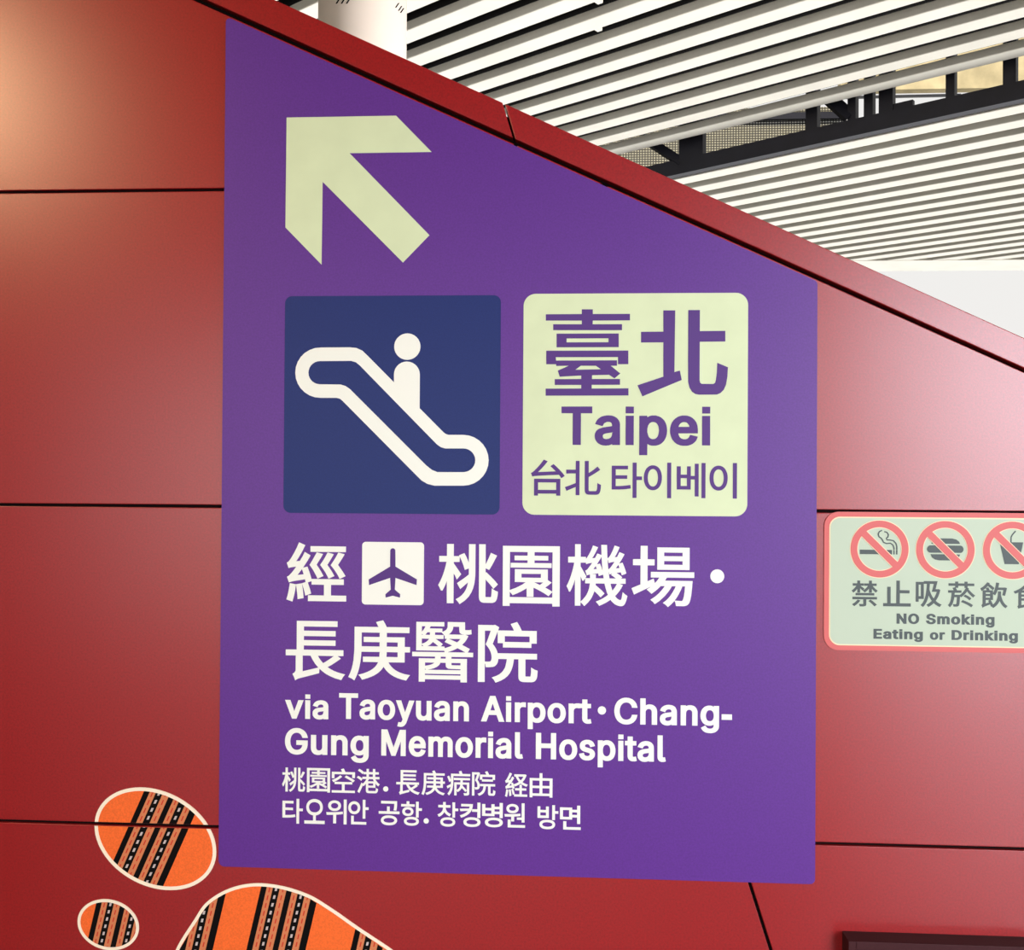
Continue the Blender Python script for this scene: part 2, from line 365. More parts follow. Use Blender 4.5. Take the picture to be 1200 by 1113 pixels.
    '桃_small': '366,-98 336,-58 306,-26 368,9 404,38 437,74 462,112 482,154 496,196 508,254 376,143 326,230 448,314 518,366 519,472 518,473 452,444 432,506 412,556 388,610 356,670 434,703 475,628 495,586 518,528 519,848 614,848 613,354 607,286 596,214 577,146 548,80 508,18 450,-41/160,-88 158,296 137,236 110,174 76,112 60,112 31,172 15,196 46,252 72,306 97,368 121,440 140,514 152,568 32,568 31,656 158,656 159,848 258,849 258,656 355,656 355,568 258,568 258,546 382,372 318,294 290,350 258,404 258,-88/708,-51 704,-46 695,-30 689,-10 685,40 685,848 780,849 782,512 806,554 838,622 876,711 968,672 889,524 842,448 842,448 781,476 781,390 796,403 798,403 867,340 934,273 984,216 920,153 870,214 782,304 781,30 782,22 786,14 796,12 878,12 882,15 887,28 890,50 896,146 934,120 954,111 984,102 982,58 976,18 970,-10 962,-30 948,-50 930,-64 908,-73 886,-75 760,-74 734,-68 720,-61',
    '園_small': '70,-89 69,804 930,805 931,-88 832,-89 830,-47 166,-47 166,-89/166,40 831,40 830,719 166,718 166,142 220,160 270,180 320,203 372,232 424,268 254,270 254,457 748,457 748,302 808,264 764,229 709,190 774,155 822,126 766,66 704,105 646,137 578,171 530,192 530,50 438,50 436,184 400,160 350,132 290,104 220,74 218,74 200,98 166,134/540,266 636,225 693,268 544,269/344,332 654,332 655,394 344,394/190,485 190,551 448,551 448,595 248,595 248,660 448,661 450,716 544,716 544,661 754,660 754,595 544,595 544,551 807,550 806,485',
    '空_small': '64,-55 64,31 446,32 446,266 170,266 170,352 838,352 838,266 551,266 551,32 940,30 940,-55/124,335 70,414 70,417 138,444 190,470 240,498 292,532 332,562 384,604 452,544 406,505 358,468 260,403 200,370/548,534 608,600 730,537 824,484 935,416 872,343 764,413 664,471/64,483 64,727 454,727 408,828 494,854 508,858 511,856 536,810 576,727 939,726 938,508 836,508 836,640 164,640 163,484',
    '港_small': '47,-24 101,74 152,174 219,318 220,318 272,279 276,280 296,295 328,324 359,358 388,394 414,432 428,458 262,458 210,386 164,423 122,451 76,477 18,504 72,576 130,551 174,527 228,494 254,473 256,545 432,546 432,643 298,643 296,700 258,646 214,686 174,714 124,746 70,774 124,844 186,814 232,788 276,759 312,729 432,729 432,848 530,848 532,729 700,729 700,848 800,848 800,729 950,728 950,643 800,642 800,546 978,545 978,458 806,458 822,430 848,394 882,354 916,320 948,295 997,264 971,240 954,220 932,189 880,225 852,250 810,293 810,132 506,132 507,24 510,16 514,11 528,7 560,5 782,5 798,6 808,10 817,20 824,40 828,66 832,126 874,104 922,88 922,86 918,40 911,6 903,-20 890,-43 871,-60 844,-72 818,-77 788,-79 552,-79 522,-78 492,-74 464,-67 442,-55 425,-36 417,-18 412,6 410,34 410,274 360,225 302,179 276,208 240,128 194,32 134,-83/506,210 716,210 716,296 506,296/486,374 750,374 721,422 704,458 532,458 515,422/531,546 700,545 700,642 532,643',
    '長_small': '194,-98 180,-60 152,-4 178,13 188,22 196,34 202,50 203,64 203,280 40,281 40,366 216,368 216,808 862,809 862,727 320,727 320,659 832,659 832,580 320,580 319,514 832,514 832,436 320,435 319,368 960,367 960,281 863,280 921,240 840,185 778,147 706,108 736,88 776,66 824,45 870,29 918,15 990,0 950,-52 932,-84 928,-84 838,-60 758,-29 688,7 624,50 576,92 575,90 571,16 568,13 350,-43 250,-70 214,-84/304,34 570,98 516,158 476,216 442,281 303,280/638,163 708,202 774,246 822,280 548,281 562,256 587,220 615,186',
    '庚_small': '20,-56 51,12 72,76 88,142 100,212 110,334 113,400 114,750 488,750 452,830 550,856 574,816 606,750 961,750 960,663 214,662 214,438 508,438 508,511 258,511 257,590 508,590 508,659 606,659 608,590 889,590 889,438 971,438 971,356 889,354 889,194 635,192 651,162 679,124 712,91 750,63 796,38 842,20 898,3 974,-12 949,-42 933,-64 916,-93 844,-76 790,-58 732,-32 692,-8 648,26 615,60 581,102 566,128 539,82 510,50 472,16 428,-14 376,-42 322,-64 234,-92 203,-44 178,-16 258,6 304,24 326,34 370,58 404,82 435,110 461,142 478,172 486,192 248,193 248,272 504,273 508,330 508,354 214,355 214,434 211,334 197,190 184,116 167,44 144,-24 108,-101 76,-80 52,-68/604,274 790,273 790,354 608,355/607,438 790,438 790,510 608,511',
    '病_small': '46,-32 88,18 118,66 140,112 158,162 172,212 176,238 52,170 19,258 187,340 190,450 117,414 102,468 84,518 62,566 34,622 112,658 142,604 161,566 190,496 190,736 538,736 507,832 610,853 654,736 972,736 972,649 288,649 287,414 286,364 282,300 273,234 260,166 240,98 211,32 178,-22 116,-97 70,-49/326,-89 326,410 574,411 574,496 304,496 303,580 962,580 962,496 670,496 670,411 934,410 934,2 931,-28 927,-40 918,-54 908,-64 892,-73 864,-81 794,-86 730,-86 722,-56 699,-2 834,-1 836,6 836,98 772,47 726,104 676,158 632,200 604,154 582,128 558,104 518,72 464,40 462,40 427,84 421,88 420,-89/835,108 836,328 666,328 661,284 720,230 788,162/422,116 454,134 488,160 516,188 521,194 535,214 552,246 562,280 570,328 421,328',
    '院_small': '338,-92 318,-56 307,-42 283,-16 352,10 398,36 434,66 459,96 484,140 498,186 508,236 514,280 376,280 376,366 968,366 968,280 790,280 790,24 791,14 794,8 872,7 879,10 884,24 889,76 890,144 934,118 980,102 974,18 967,-14 957,-38 946,-54 932,-66 926,-69 906,-75 884,-77 766,-76 744,-72 726,-66 712,-52 702,-38 697,-20 694,8 693,280 612,280 605,222 593,162 575,108 548,54 516,14 472,-25 418,-60/66,-87 66,808 304,808 320,812 381,776 324,620 281,514 311,476 335,436 352,398 363,362 368,328 370,290 368,254 361,222 344,190 326,171 310,160 288,153 230,148 192,148 186,150 182,176 177,198 162,232 236,231 258,237 266,246 272,260 276,278 277,304 275,330 270,358 260,392 243,426 222,458 185,504 217,586 262,722 160,722 160,-86/372,530 371,724 622,726 613,748 593,788 570,830 570,831 580,834 660,860 695,802 732,725 962,724 962,530 882,530 880,462 452,462 452,530/468,546 864,546 864,640 468,641',
    '経_small': '16,-56 16,-52 34,8 46,68 58,134 68,208 70,208 158,190 142,92 124,4 103,-82/56,227 26,316 52,328 64,338 85,358 127,408 178,478 150,475 84,465 50,453 18,542 38,551 50,560 78,596 133,688 165,748 174,768 212,856 308,816 270,738 235,674 192,604 162,560 237,566 285,646 318,710 406,661 408,660 406,658 350,564 295,482 273,454 348,475 378,404 448,428 506,451 558,477 605,506 566,548 529,596 497,648 464,712 403,714 404,797 852,797 870,800 933,772 910,714 886,668 855,616 820,568 789,534 756,502 800,475 854,449 916,426 992,406 952,356 935,326 852,352 788,379 726,412 680,443 632,412 566,379 506,352 428,324 411,354 382,392 405,324 424,262 363,236 390,162 411,96 428,30 409,24 632,23 633,176 444,176 443,260 632,261 633,398 732,398 734,261 924,260 924,176 733,176 733,24 966,23 966,-62 400,-62 400,20 346,2 328,74 310,138 283,214 338,232 324,282 176,258 104,244/202,-52 196,32 188,104 174,194 256,214 272,126 282,50 290,-30/187,344 300,360 270,446 267,446 232,398/678,564 680,563 710,590 746,632 778,676 798,713 569,712 588,674 616,632 650,592',
    '由_small': '102,-89 102,655 446,655 446,848 548,849 548,655 901,654 900,-85 798,-85 796,-27 202,-27 202,-89/202,66 446,66 446,270 202,270/548,66 796,66 797,270 548,270/202,362 446,362 446,562 202,562/548,362 796,362 797,562 548,562',
    '타_small': '648,-92 647,840 760,841 760,478 908,478 908,380 760,380 760,-92/74,126 74,758 524,759 524,662 187,662 188,505 505,504 504,410 188,410 187,222 288,223 386,228 476,236 590,253 602,158 488,140 388,132 282,127',
    '오_small': '36,24 36,121 402,122 402,282 352,290 296,306 244,328 200,357 165,392 137,434 120,480 115,534 121,584 142,636 173,678 214,714 264,744 322,764 386,778 462,782 530,778 594,764 652,744 704,714 744,678 775,636 796,584 802,534 797,480 780,434 753,394 734,375 716,357 672,328 620,306 564,290 514,282 514,122 884,121 884,24/261,442 290,418 324,399 364,385 406,377 454,374 504,376 556,386 592,399 628,418 656,442 674,466 688,498 692,530 687,566 674,596 656,620 642,632 628,643 598,659 556,675 510,684 462,687 406,684 362,675 324,662 290,643 261,620 241,592 230,564 225,532 227,516 230,498 242,468',
    '위_small': '694,-92 694,840 806,840 806,-92/294,-64 294,256 146,252 46,252 31,350 192,351 338,355 492,365 656,384 658,382 666,300 664,295 566,279 407,262 407,-64/141,482 118,518 104,556 100,596 104,640 118,680 140,715 170,744 210,768 248,784 294,795 342,798 390,796 440,785 484,766 520,744 550,715 573,680 587,640 591,600 587,556 584,548 572,516 550,482 520,453 480,428 442,412 396,401 348,398 294,401 248,412 206,430 170,453/231,540 248,523 268,511 296,501 320,496 348,495 376,497 404,503 422,511 444,523 461,540 472,556 480,576 482,598 480,620 473,638 461,656 454,664 444,672 430,682 400,694 376,700 348,702 316,700 290,694 266,685 248,673 231,656 220,640 212,620 210,598 212,576 220,556',
    '안_small': '174,-72 174,243 286,242 286,24 807,24 806,-72/654,147 654,840 766,841 767,566 900,566 900,470 767,468 767,148/123,370 92,404 70,444 56,490 51,542 56,590 70,636 92,676 124,711 160,739 204,760 250,773 304,777 354,773 402,760 444,739 482,710 512,676 534,636 548,590 553,538 548,490 534,444 512,404 482,370 444,341 400,320 354,307 300,303 250,307 204,320 160,341/201,444 222,426 246,414 274,406 300,404 332,407 358,414 382,426 402,441 419,462 432,486 440,510 443,538 440,570 432,596 419,620 404,638 382,655 358,667 332,674 304,677 274,674 246,667 222,655 204,640 186,620 173,596 165,570 162,542 165,510 172,486 186,462',
    '공_small': '180,-18 150,12 133,46 127,80 126,90 132,128 150,166 180,198 218,224 266,244 322,259 392,268 450,270 506,268 526,267 588,259 644,244 692,224 732,198 761,166 779,128 785,90 779,50 759,10 732,-18 692,-44 644,-64 588,-79 526,-87 460,-90 384,-87 322,-79 266,-64 232,-50 218,-44/251,56 268,41 294,28 326,17 362,10 404,5 450,3 506,5 548,10 586,17 618,28 630,34 642,41 660,56 670,72 673,90 669,108 660,124 648,135 620,152 590,162 548,172 506,176 460,178 404,176 362,172 326,163 292,152 268,138 251,124 241,106 238,90 240,76/36,324 36,420 370,420 372,594 483,594 484,420 881,420 880,324/132,700 132,795 778,795 778,646 775,590 766,526 750,450 639,462 656,540 663,598 666,648 666,700',
    '항_small': '208,-22 180,6 164,40 162,46 158,78 162,114 164,120 180,154 208,183 244,208 290,226 342,240 400,248 474,251 536,248 594,240 646,226 690,208 728,183 755,154 772,118 777,82 772,46 771,40 753,4 728,-22 690,-47 646,-66 594,-79 536,-87 474,-90 400,-87 342,-79 290,-66 250,-50/282,50 296,36 318,25 348,15 378,8 420,4 464,2 516,4 560,9 592,16 622,27 638,36 653,50 662,64 664,82 660,100 653,110 639,124 618,135 592,144 552,152 516,156 472,158 420,156 384,152 348,145 318,135 296,124 282,110 273,96 272,88 270,78 273,64/654,230 654,840 766,841 767,590 900,590 900,492 767,492 767,230/125,350 105,380 91,416 87,456 91,490 93,496 105,526 123,554 130,560 152,580 186,600 226,616 270,624 330,626 368,624 410,616 448,602 484,580 512,555 532,526 546,490 550,456 546,416 532,380 514,352 486,328 476,321 452,307 412,292 368,283 322,280 270,283 228,291 186,307 160,321 151,328/211,410 230,394 242,387 252,382 282,374 320,371 354,374 378,380 408,394 428,412 438,432 441,454 438,476 427,496 409,512 378,527 354,534 320,536 284,534 260,527 229,512 211,496 200,476 197,454 200,432/38,645 38,739 262,739 264,848 376,848 376,739 601,738 600,645',
    '창_small': '200,-20 173,10 156,48 151,86 156,126 173,164 200,194 238,220 284,240 336,253 396,261 458,264 532,261 590,253 644,240 688,220 696,215 726,194 753,164 770,126 775,88 770,52 769,44 753,10 726,-20 718,-26 688,-45 644,-64 590,-78 532,-86 470,-89 396,-86 336,-78 284,-64 238,-45/275,54 292,39 312,27 342,17 372,10 416,5 460,3 512,5 550,10 586,17 616,28 636,39 652,54 661,70 664,90 660,104 652,120 637,134 614,148 586,158 550,166 514,169 468,171 414,169 378,166 342,158 312,148 290,134 275,120 266,100 264,90 266,74/654,259 654,840 766,841 767,608 900,607 900,510 767,510 767,260/86,278 30,366 92,391 136,415 170,441 202,474 227,510 246,548 257,588 261,636 60,636 60,731 260,731 261,844 374,845 374,731 573,730 572,636 373,636 376,594 388,556 405,524 429,492 460,462 496,436 538,413 600,392 546,300 484,325 440,348 400,376 359,414 328,454 318,470 308,448 279,406 240,364 198,332 156,307',
    '컹_small': '236,-17 208,14 190,54 185,96 190,134 194,142 208,172 232,200 268,227 320,250 370,264 432,274 506,277 568,274 590,270 626,265 680,250 726,230 764,203 791,172 809,134 814,92 809,54 791,14 786,8 764,-17 726,-43 680,-64 628,-78 560,-88 494,-90 432,-87 374,-78 320,-64 274,-43/310,57 326,42 348,29 378,18 408,12 452,6 496,4 548,6 586,10 622,18 652,30 672,42 690,58 699,76 702,94 698,112 688,131 672,144 652,156 622,168 586,176 548,181 504,183 452,181 414,176 378,168 348,157 322,140 309,128 306,122 300,110 297,94 301,74/100,250 54,342 146,376 200,402 250,431 294,465 334,504 343,518 340,518 72,498 51,594 394,610 406,652 411,682 100,683 99,778 532,779 525,680 507,600 475,522 431,456 372,394 298,339 214,294/696,258 696,488 502,489 502,586 696,586 696,840 808,840 809,258',
    '병_small': '230,-18 203,14 185,52 180,90 185,132 200,166 203,172 230,202 266,229 314,250 366,264 434,272 490,275 558,272 624,264 678,250 726,229 762,202 789,172 807,132 812,94 807,52 789,14 784,8 762,-18 724,-44 678,-64 626,-78 566,-87 502,-90 426,-87 368,-79 314,-64 272,-46/304,56 320,42 344,28 372,17 402,10 448,5 492,3 544,5 584,10 620,17 652,29 672,41 688,56 697,74 700,92 696,112 688,128 672,144 648,158 612,169 584,176 562,178 500,182 448,180 408,176 372,167 344,157 320,143 304,128 296,112 294,104 292,92 295,74/80,332 80,785 192,784 192,641 406,641 406,785 518,785 518,693 696,693 696,840 809,840 808,266 696,266 696,412 518,412 518,332/192,426 406,426 406,546 192,547/518,508 696,508 696,598 518,598',
    '원_small': '158,-72 158,220 271,220 272,24 827,24 826,-72/508,218 508,306 692,306 692,840 804,840 805,126 692,125 692,218/44,326 28,422 188,423 330,427 480,435 636,450 640,450 642,448 650,363 556,350 404,336 404,156 291,156 290,330/141,530 120,560 106,596 102,634 106,668 118,698 140,733 170,758 204,777 244,792 290,801 342,804 388,801 432,793 472,778 510,758 538,733 558,704 572,668 576,634 572,596 558,560 544,540 537,530 506,505 474,486 434,472 388,464 342,461 290,464 246,472 204,486 170,507/225,590 242,576 254,569 270,562 300,554 340,551 374,554 394,558 408,562 432,574 452,590 462,610 466,630 463,654 452,674 436,689 408,703 378,711 340,714 324,713 300,711 270,703 244,691 226,676 214,654 210,630 214,610',
    '방_small': '202,-18 174,12 156,52 151,94 156,132 160,140 174,170 191,190 202,201 230,222 238,227 284,248 334,262 396,270 470,273 532,270 590,262 644,248 688,227 726,201 753,170 770,132 775,94 770,52 751,10 726,-18 690,-45 644,-66 592,-80 532,-88 470,-91 396,-88 336,-80 284,-66 238,-45/275,56 292,41 312,29 342,17 378,10 416,5 460,3 512,5 550,10 586,17 614,28 636,41 652,56 661,74 664,92 660,110 652,126 646,133 636,142 614,155 592,163 550,172 512,177 468,179 416,177 378,172 342,165 314,155 290,140 275,126 266,110 265,104 263,92 266,74/654,270 654,840 766,841 767,614 900,614 900,516 767,516 767,270/72,339 72,784 184,784 184,648 408,648 409,784 521,784 520,339/184,434 408,434 409,554 184,554',
    '면_small': '198,-72 198,239 311,238 312,24 830,24 830,-72/78,311 78,762 518,762 520,682 696,682 696,840 809,840 808,152 696,152 696,392 520,392 518,311/188,406 408,406 408,667 188,666/519,488 696,488 696,584 520,585',
    '禁': '46,167 46,258 957,258 956,167 562,167 561,-4 557,-36 551,-52 540,-65 526,-74 508,-82 474,-89 438,-93 320,-94 310,-60 286,-2 446,-2 446,167/28,-20 98,24 148,61 195,106 240,158 344,126 291,60 240,8 184,-37 112,-86 82,-59/634,108 720,162 792,112 848,67 902,23 952,-26 862,-86 806,-30 760,12 704,58/162,312 162,402 854,402 854,312/80,408 45,452 12,484 56,514 72,527 86,539 122,575 149,606 189,662 56,663 55,752 222,752 224,854 330,854 332,752 470,752 470,663 345,662 382,638 491,560 444,500 476,519 510,545 541,572 576,608 618,662 480,663 479,752 656,752 658,854 766,854 766,752 943,752 942,663 799,662 826,626 876,574 920,533 983,490 949,458 914,414 854,463 811,504 766,556 766,412 658,411 656,559 609,506 562,463 496,415 470,450 440,481 432,487 430,484 428,485 332,566 330,411 223,412 222,548 183,498 142,457',
    '吸': '60,77 60,758 346,758 346,788 846,788 774,516 862,515 880,519 944,492 923,406 901,340 876,278 844,214 814,164 781,118 818,85 868,49 924,19 992,-10 952,-56 924,-96 844,-59 794,-29 740,10 710,37 680,9 634,-28 582,-63 512,-101 487,-66 440,-22 506,12 556,45 602,79 637,114 602,158 565,216 522,294 506,222 486,160 465,106 444,62 408,0 374,-46 331,-96 324,-102 322,-101 234,-38 298,30 343,102 379,182 406,268 427,364 442,472 453,582 458,693 348,692 348,174 164,173 162,77/708,197 717,208 741,246 766,294 786,340 801,380 814,422 634,424 666,518 710,692 568,693 554,498 575,434 597,380 623,326 654,272 688,220/163,270 243,270 242,662 163,662',
    '菸': '88,-106 60,-70 42,-52 14,-30 56,18 83,66 106,128 122,180 132,246 145,364 148,434 26,435 25,528 222,530 179,618 274,639 275,692 38,692 37,786 274,787 276,853 386,853 386,787 610,787 612,853 722,853 722,787 964,787 964,692 722,692 722,628 771,614 755,578 800,522 866,454 922,400 998,342 954,300 926,266 924,266 849,332 790,392 735,456 706,492 659,428 624,388 586,349 548,313 490,269 488,268 452,304 448,208 442,130 436,60 430,16 419,-22 407,-44 394,-57 376,-69 358,-75 336,-79 298,-81 219,-78 208,-24 192,14 298,10 308,11 312,14 322,36 325,56 329,82 336,162 342,270 246,270 237,210 222,144 202,76 178,18 146,-36 90,-106/487,96 544,170 548,170 658,128 758,83 840,38 920,-15 920,-16 856,-98 772,-40 688,7 596,52/576,308 584,318 640,375 712,339 764,309 814,274 860,234 794,161 740,207 698,239 642,273/255,364 450,363 478,383 529,432 567,474 608,528 639,578 658,618 658,619 611,620 611,692 386,692 386,619 298,619 329,562 342,529 504,529 505,436 260,435',
    '飲': '84,-94 69,-48 57,-24 39,8 62,20 77,34 90,56 92,72 92,558 52,532 34,574 4,628 60,664 102,694 142,728 185,772 217,808 254,863 350,829 331,796 376,765 428,725 476,686 520,644 454,566 388,628 324,682 274,720 239,680 202,646 296,675 342,563 464,563 466,468 482,496 509,554 532,620 550,690 564,760 578,857 688,840 678,766 658,670 884,669 900,673 970,653 926,454 898,358 803,384 834,520 844,575 632,575 598,482 574,432 540,376 465,424 465,202 379,202 418,132 468,35 509,72 555,130 589,188 614,248 630,308 639,364 643,416 644,528 756,529 757,460 755,394 770,328 786,272 810,204 836,150 862,108 898,62 940,21 998,-16 966,-46 953,-62 927,-100 868,-62 836,-32 804,2 773,46 751,82 727,132 708,179 696,150 671,104 646,66 615,26 578,-13 538,-50 472,-99 469,-98 444,-68 416,-42 414,-41 393,-50 356,35 162,-46 126,-64/200,68 318,112 285,174 345,202 200,202/200,286 358,286 359,346 200,346/200,430 358,429 359,480 200,480/99,564 232,564 199,641 132,586',
    '食': '198,-98 178,-40 160,-12 178,2 188,12 194,28 197,48 197,504 194,504 142,480 78,455 39,510 12,539 96,570 164,599 226,631 290,671 344,710 393,752 440,802 490,866 586,818 568,790 614,746 676,699 748,657 822,620 902,589 1002,558 974,526 934,468 868,491 802,516 802,258 818,268 898,206 820,148 768,113 728,90 836,24 904,-24 828,-98 732,-30 638,29 554,76 554,-12 350,-54 272,-72 250,-78/309,36 548,80 412,150 466,201 310,201/514,200 636,140 664,157 728,200/309,290 688,289 689,352 310,352/309,436 688,436 689,492 310,493/336,582 450,582 429,618 414,637 362,598/454,671 504,684 537,636 568,581 680,582 650,600 592,640 538,684 504,717',
    '止': '30,-48 30,62 168,62 168,637 285,636 285,62 479,62 479,854 596,855 597,524 925,522 924,412 597,412 597,62 968,62 969,-48',
    'Taipei': '1106,-163 1106,398 1216,399 1218,377 1236,390 1260,398 1282,403 1336,403 1380,390 1404,379 1429,360 1451,338 1463,320 1474,298 1487,264 1493,230 1496,192 1493,148 1486,112 1474,80 1463,58 1447,34 1426,13 1408,-1 1388,-12 1358,-22 1336,-27 1284,-27 1258,-22 1238,-13 1220,-2 1219,-162/512,18 498,36 486,58 480,82 478,106 479,130 484,150 494,170 504,186 536,210 590,230 722,250 722,272 714,292 700,305 680,310 658,310 646,308 618,295 602,276 590,248 482,279 502,322 515,342 534,360 554,375 572,385 598,394 644,403 672,404 716,399 738,394 758,386 792,364 807,346 820,328 830,306 835,280 836,-20 724,-20 724,-5 700,-17 680,-24 636,-29 606,-27 578,-22 554,-12 532,0/1608,16 1574,54 1560,78 1548,112 1539,148 1537,182 1539,226 1546,262 1560,298 1571,318 1588,340 1608,360 1628,374 1650,387 1676,397 1704,403 1758,403 1784,399 1806,392 1828,383 1852,367 1875,346 1900,312 1910,290 1920,258 1924,230 1926,198 1926,150 1654,149 1656,132 1664,112 1672,98 1684,86 1698,76 1724,68 1740,66 1760,68 1780,75 1786,79 1802,96 1818,130 1926,104 1912,68 1902,48 1882,25 1868,12 1848,-2 1822,-14 1798,-22 1770,-27 1710,-27 1680,-21 1656,-12 1630,0/168,-20 167,432 6,432 6,528 442,529 442,432 283,432 283,-20/914,-20 914,398 1028,399 1028,-20/1984,-20 1984,398 2096,399 2097,-20/602,78 608,73 620,68 644,65 674,70 688,76 706,90 716,106 722,128 724,154 740,162 650,148 620,141 604,132 596,124 592,108 595,88/1246,91 1258,80 1272,72 1284,68 1300,67 1318,69 1332,74 1352,90 1362,104 1370,122 1376,142 1382,188 1376,236 1370,256 1360,276 1346,293 1328,305 1316,308 1300,310 1284,308 1270,304 1258,297 1246,286 1229,258 1219,214 1219,164 1230,120 1238,102/1655,242 1808,242 1802,264 1784,290 1772,300 1764,305 1750,308 1734,310 1718,308 1704,305 1682,290 1670,276 1662,262/914,432 914,529 1028,528 1028,432/1984,432 1984,529 2097,528 2096,432',
    'via': '648,14 630,36 618,58 612,82 610,106 612,130 616,150 625,170 635,182 652,198 668,210 722,230 854,250 854,270 849,288 840,300 824,308 804,311 778,308 750,295 734,276 722,248 618,278 614,280 628,310 647,342 666,360 686,375 704,385 730,394 776,403 804,404 848,399 870,394 892,386 926,364 941,346 952,328 962,306 967,280 968,-20 856,-20 856,-5 832,-17 812,-24 770,-29 738,-27 712,-22 686,-12 664,0/144,-20 -18,398 104,398 194,147 285,398 406,398 246,-20/442,-20 441,398 554,399 554,-20/734,78 740,74 756,68 776,65 806,70 820,76 838,90 848,106 854,128 856,154 872,162 782,148 752,141 736,132 728,124 724,106 727,88/442,432 442,529 554,528 554,432',
    'Taoyuan': '1346,-153 1368,-64 1422,-70 1432,-66 1441,-58 1449,-44 1464,-2 1310,398 1432,398 1522,148 1613,398 1734,398 1550,-82 1538,-102 1510,-134 1482,-153 1462,-160 1440,-164 1416,-165 1386,-162/512,18 498,36 486,58 480,82 478,106 479,130 484,150 494,170 504,186 536,210 590,230 722,250 722,272 714,292 700,305 680,310 658,310 646,308 618,295 602,276 590,248 482,279 502,322 515,342 534,360 554,375 572,385 598,394 644,403 672,404 716,399 738,394 758,386 792,364 807,346 820,328 830,306 835,280 836,-20 724,-20 724,-5 700,-17 680,-24 636,-29 606,-27 578,-22 554,-12 532,0/2222,13 2203,34 2190,56 2184,82 2182,106 2183,130 2189,154 2196,170 2206,182 2222,198 2240,210 2294,230 2352,240 2426,250 2426,270 2420,290 2411,300 2396,308 2376,311 2348,308 2338,304 2324,296 2316,290 2290,249 2188,278 2185,280 2204,322 2217,340 2238,360 2258,375 2276,385 2302,394 2324,400 2348,403 2374,404 2420,399 2440,394 2462,386 2496,364 2511,346 2524,328 2532,306 2538,280 2540,254 2540,-20 2428,-20 2428,-5 2404,-17 2382,-24 2340,-29 2310,-27 2282,-22 2260,-13 2236,0/967,16 948,36 935,52 920,78 908,104 901,130 897,156 896,208 901,246 908,272 920,298 931,318 948,340 967,360 988,376 1014,389 1038,397 1066,403 1102,404 1132,402 1152,397 1178,389 1202,376 1224,360 1243,340 1260,318 1271,298 1282,272 1289,246 1295,190 1293,156 1289,130 1282,104 1271,78 1260,58 1243,36 1224,16 1202,0 1178,-12 1154,-21 1124,-27 1066,-27 1038,-21 1014,-12 988,0/1820,9 1802,28 1787,52 1776,78 1771,106 1769,136 1769,398 1882,398 1883,124 1892,98 1903,84 1918,74 1944,70 1964,73 1986,84 2002,104 2008,118 2010,130 2012,148 2012,398 2124,399 2125,-20 2014,-20 2014,0 1990,-12 1958,-22 1928,-25 1896,-23 1864,-15 1842,-6/168,-20 167,432 6,432 6,528 442,529 442,432 283,432 283,-20/2618,-20 2618,398 2728,399 2730,379 2746,389 2772,398 2794,403 2848,403 2874,396 2900,386 2922,370 2942,350 2956,328 2966,302 2973,274 2975,244 2975,-20 2861,-20 2861,240 2860,258 2857,270 2851,282 2836,298 2826,305 2816,308 2798,309 2790,308 2774,304 2758,295 2750,286 2740,270 2733,248 2731,228 2731,-20/602,78 608,73 620,68 644,65 674,70 688,76 706,90 716,106 722,128 724,154 740,162 650,148 620,141 604,132 596,124 592,108 595,88/2302,82 2312,74 2324,68 2348,65 2378,70 2392,76 2400,82 2417,100 2426,126 2428,154 2444,162 2354,148 2324,141 2308,132 2298,122 2296,114 2296,98/1040,90 1052,80 1066,72 1092,66 1110,68 1126,72 1142,83 1151,90 1159,102 1170,122 1176,142 1180,170 1180,204 1176,232 1170,252 1162,270 1151,286 1140,296 1126,304 1112,308 1096,310 1078,308 1064,304 1052,296 1040,286 1030,270 1021,252 1014,232 1011,212 1011,164 1014,142 1021,122 1030,104',
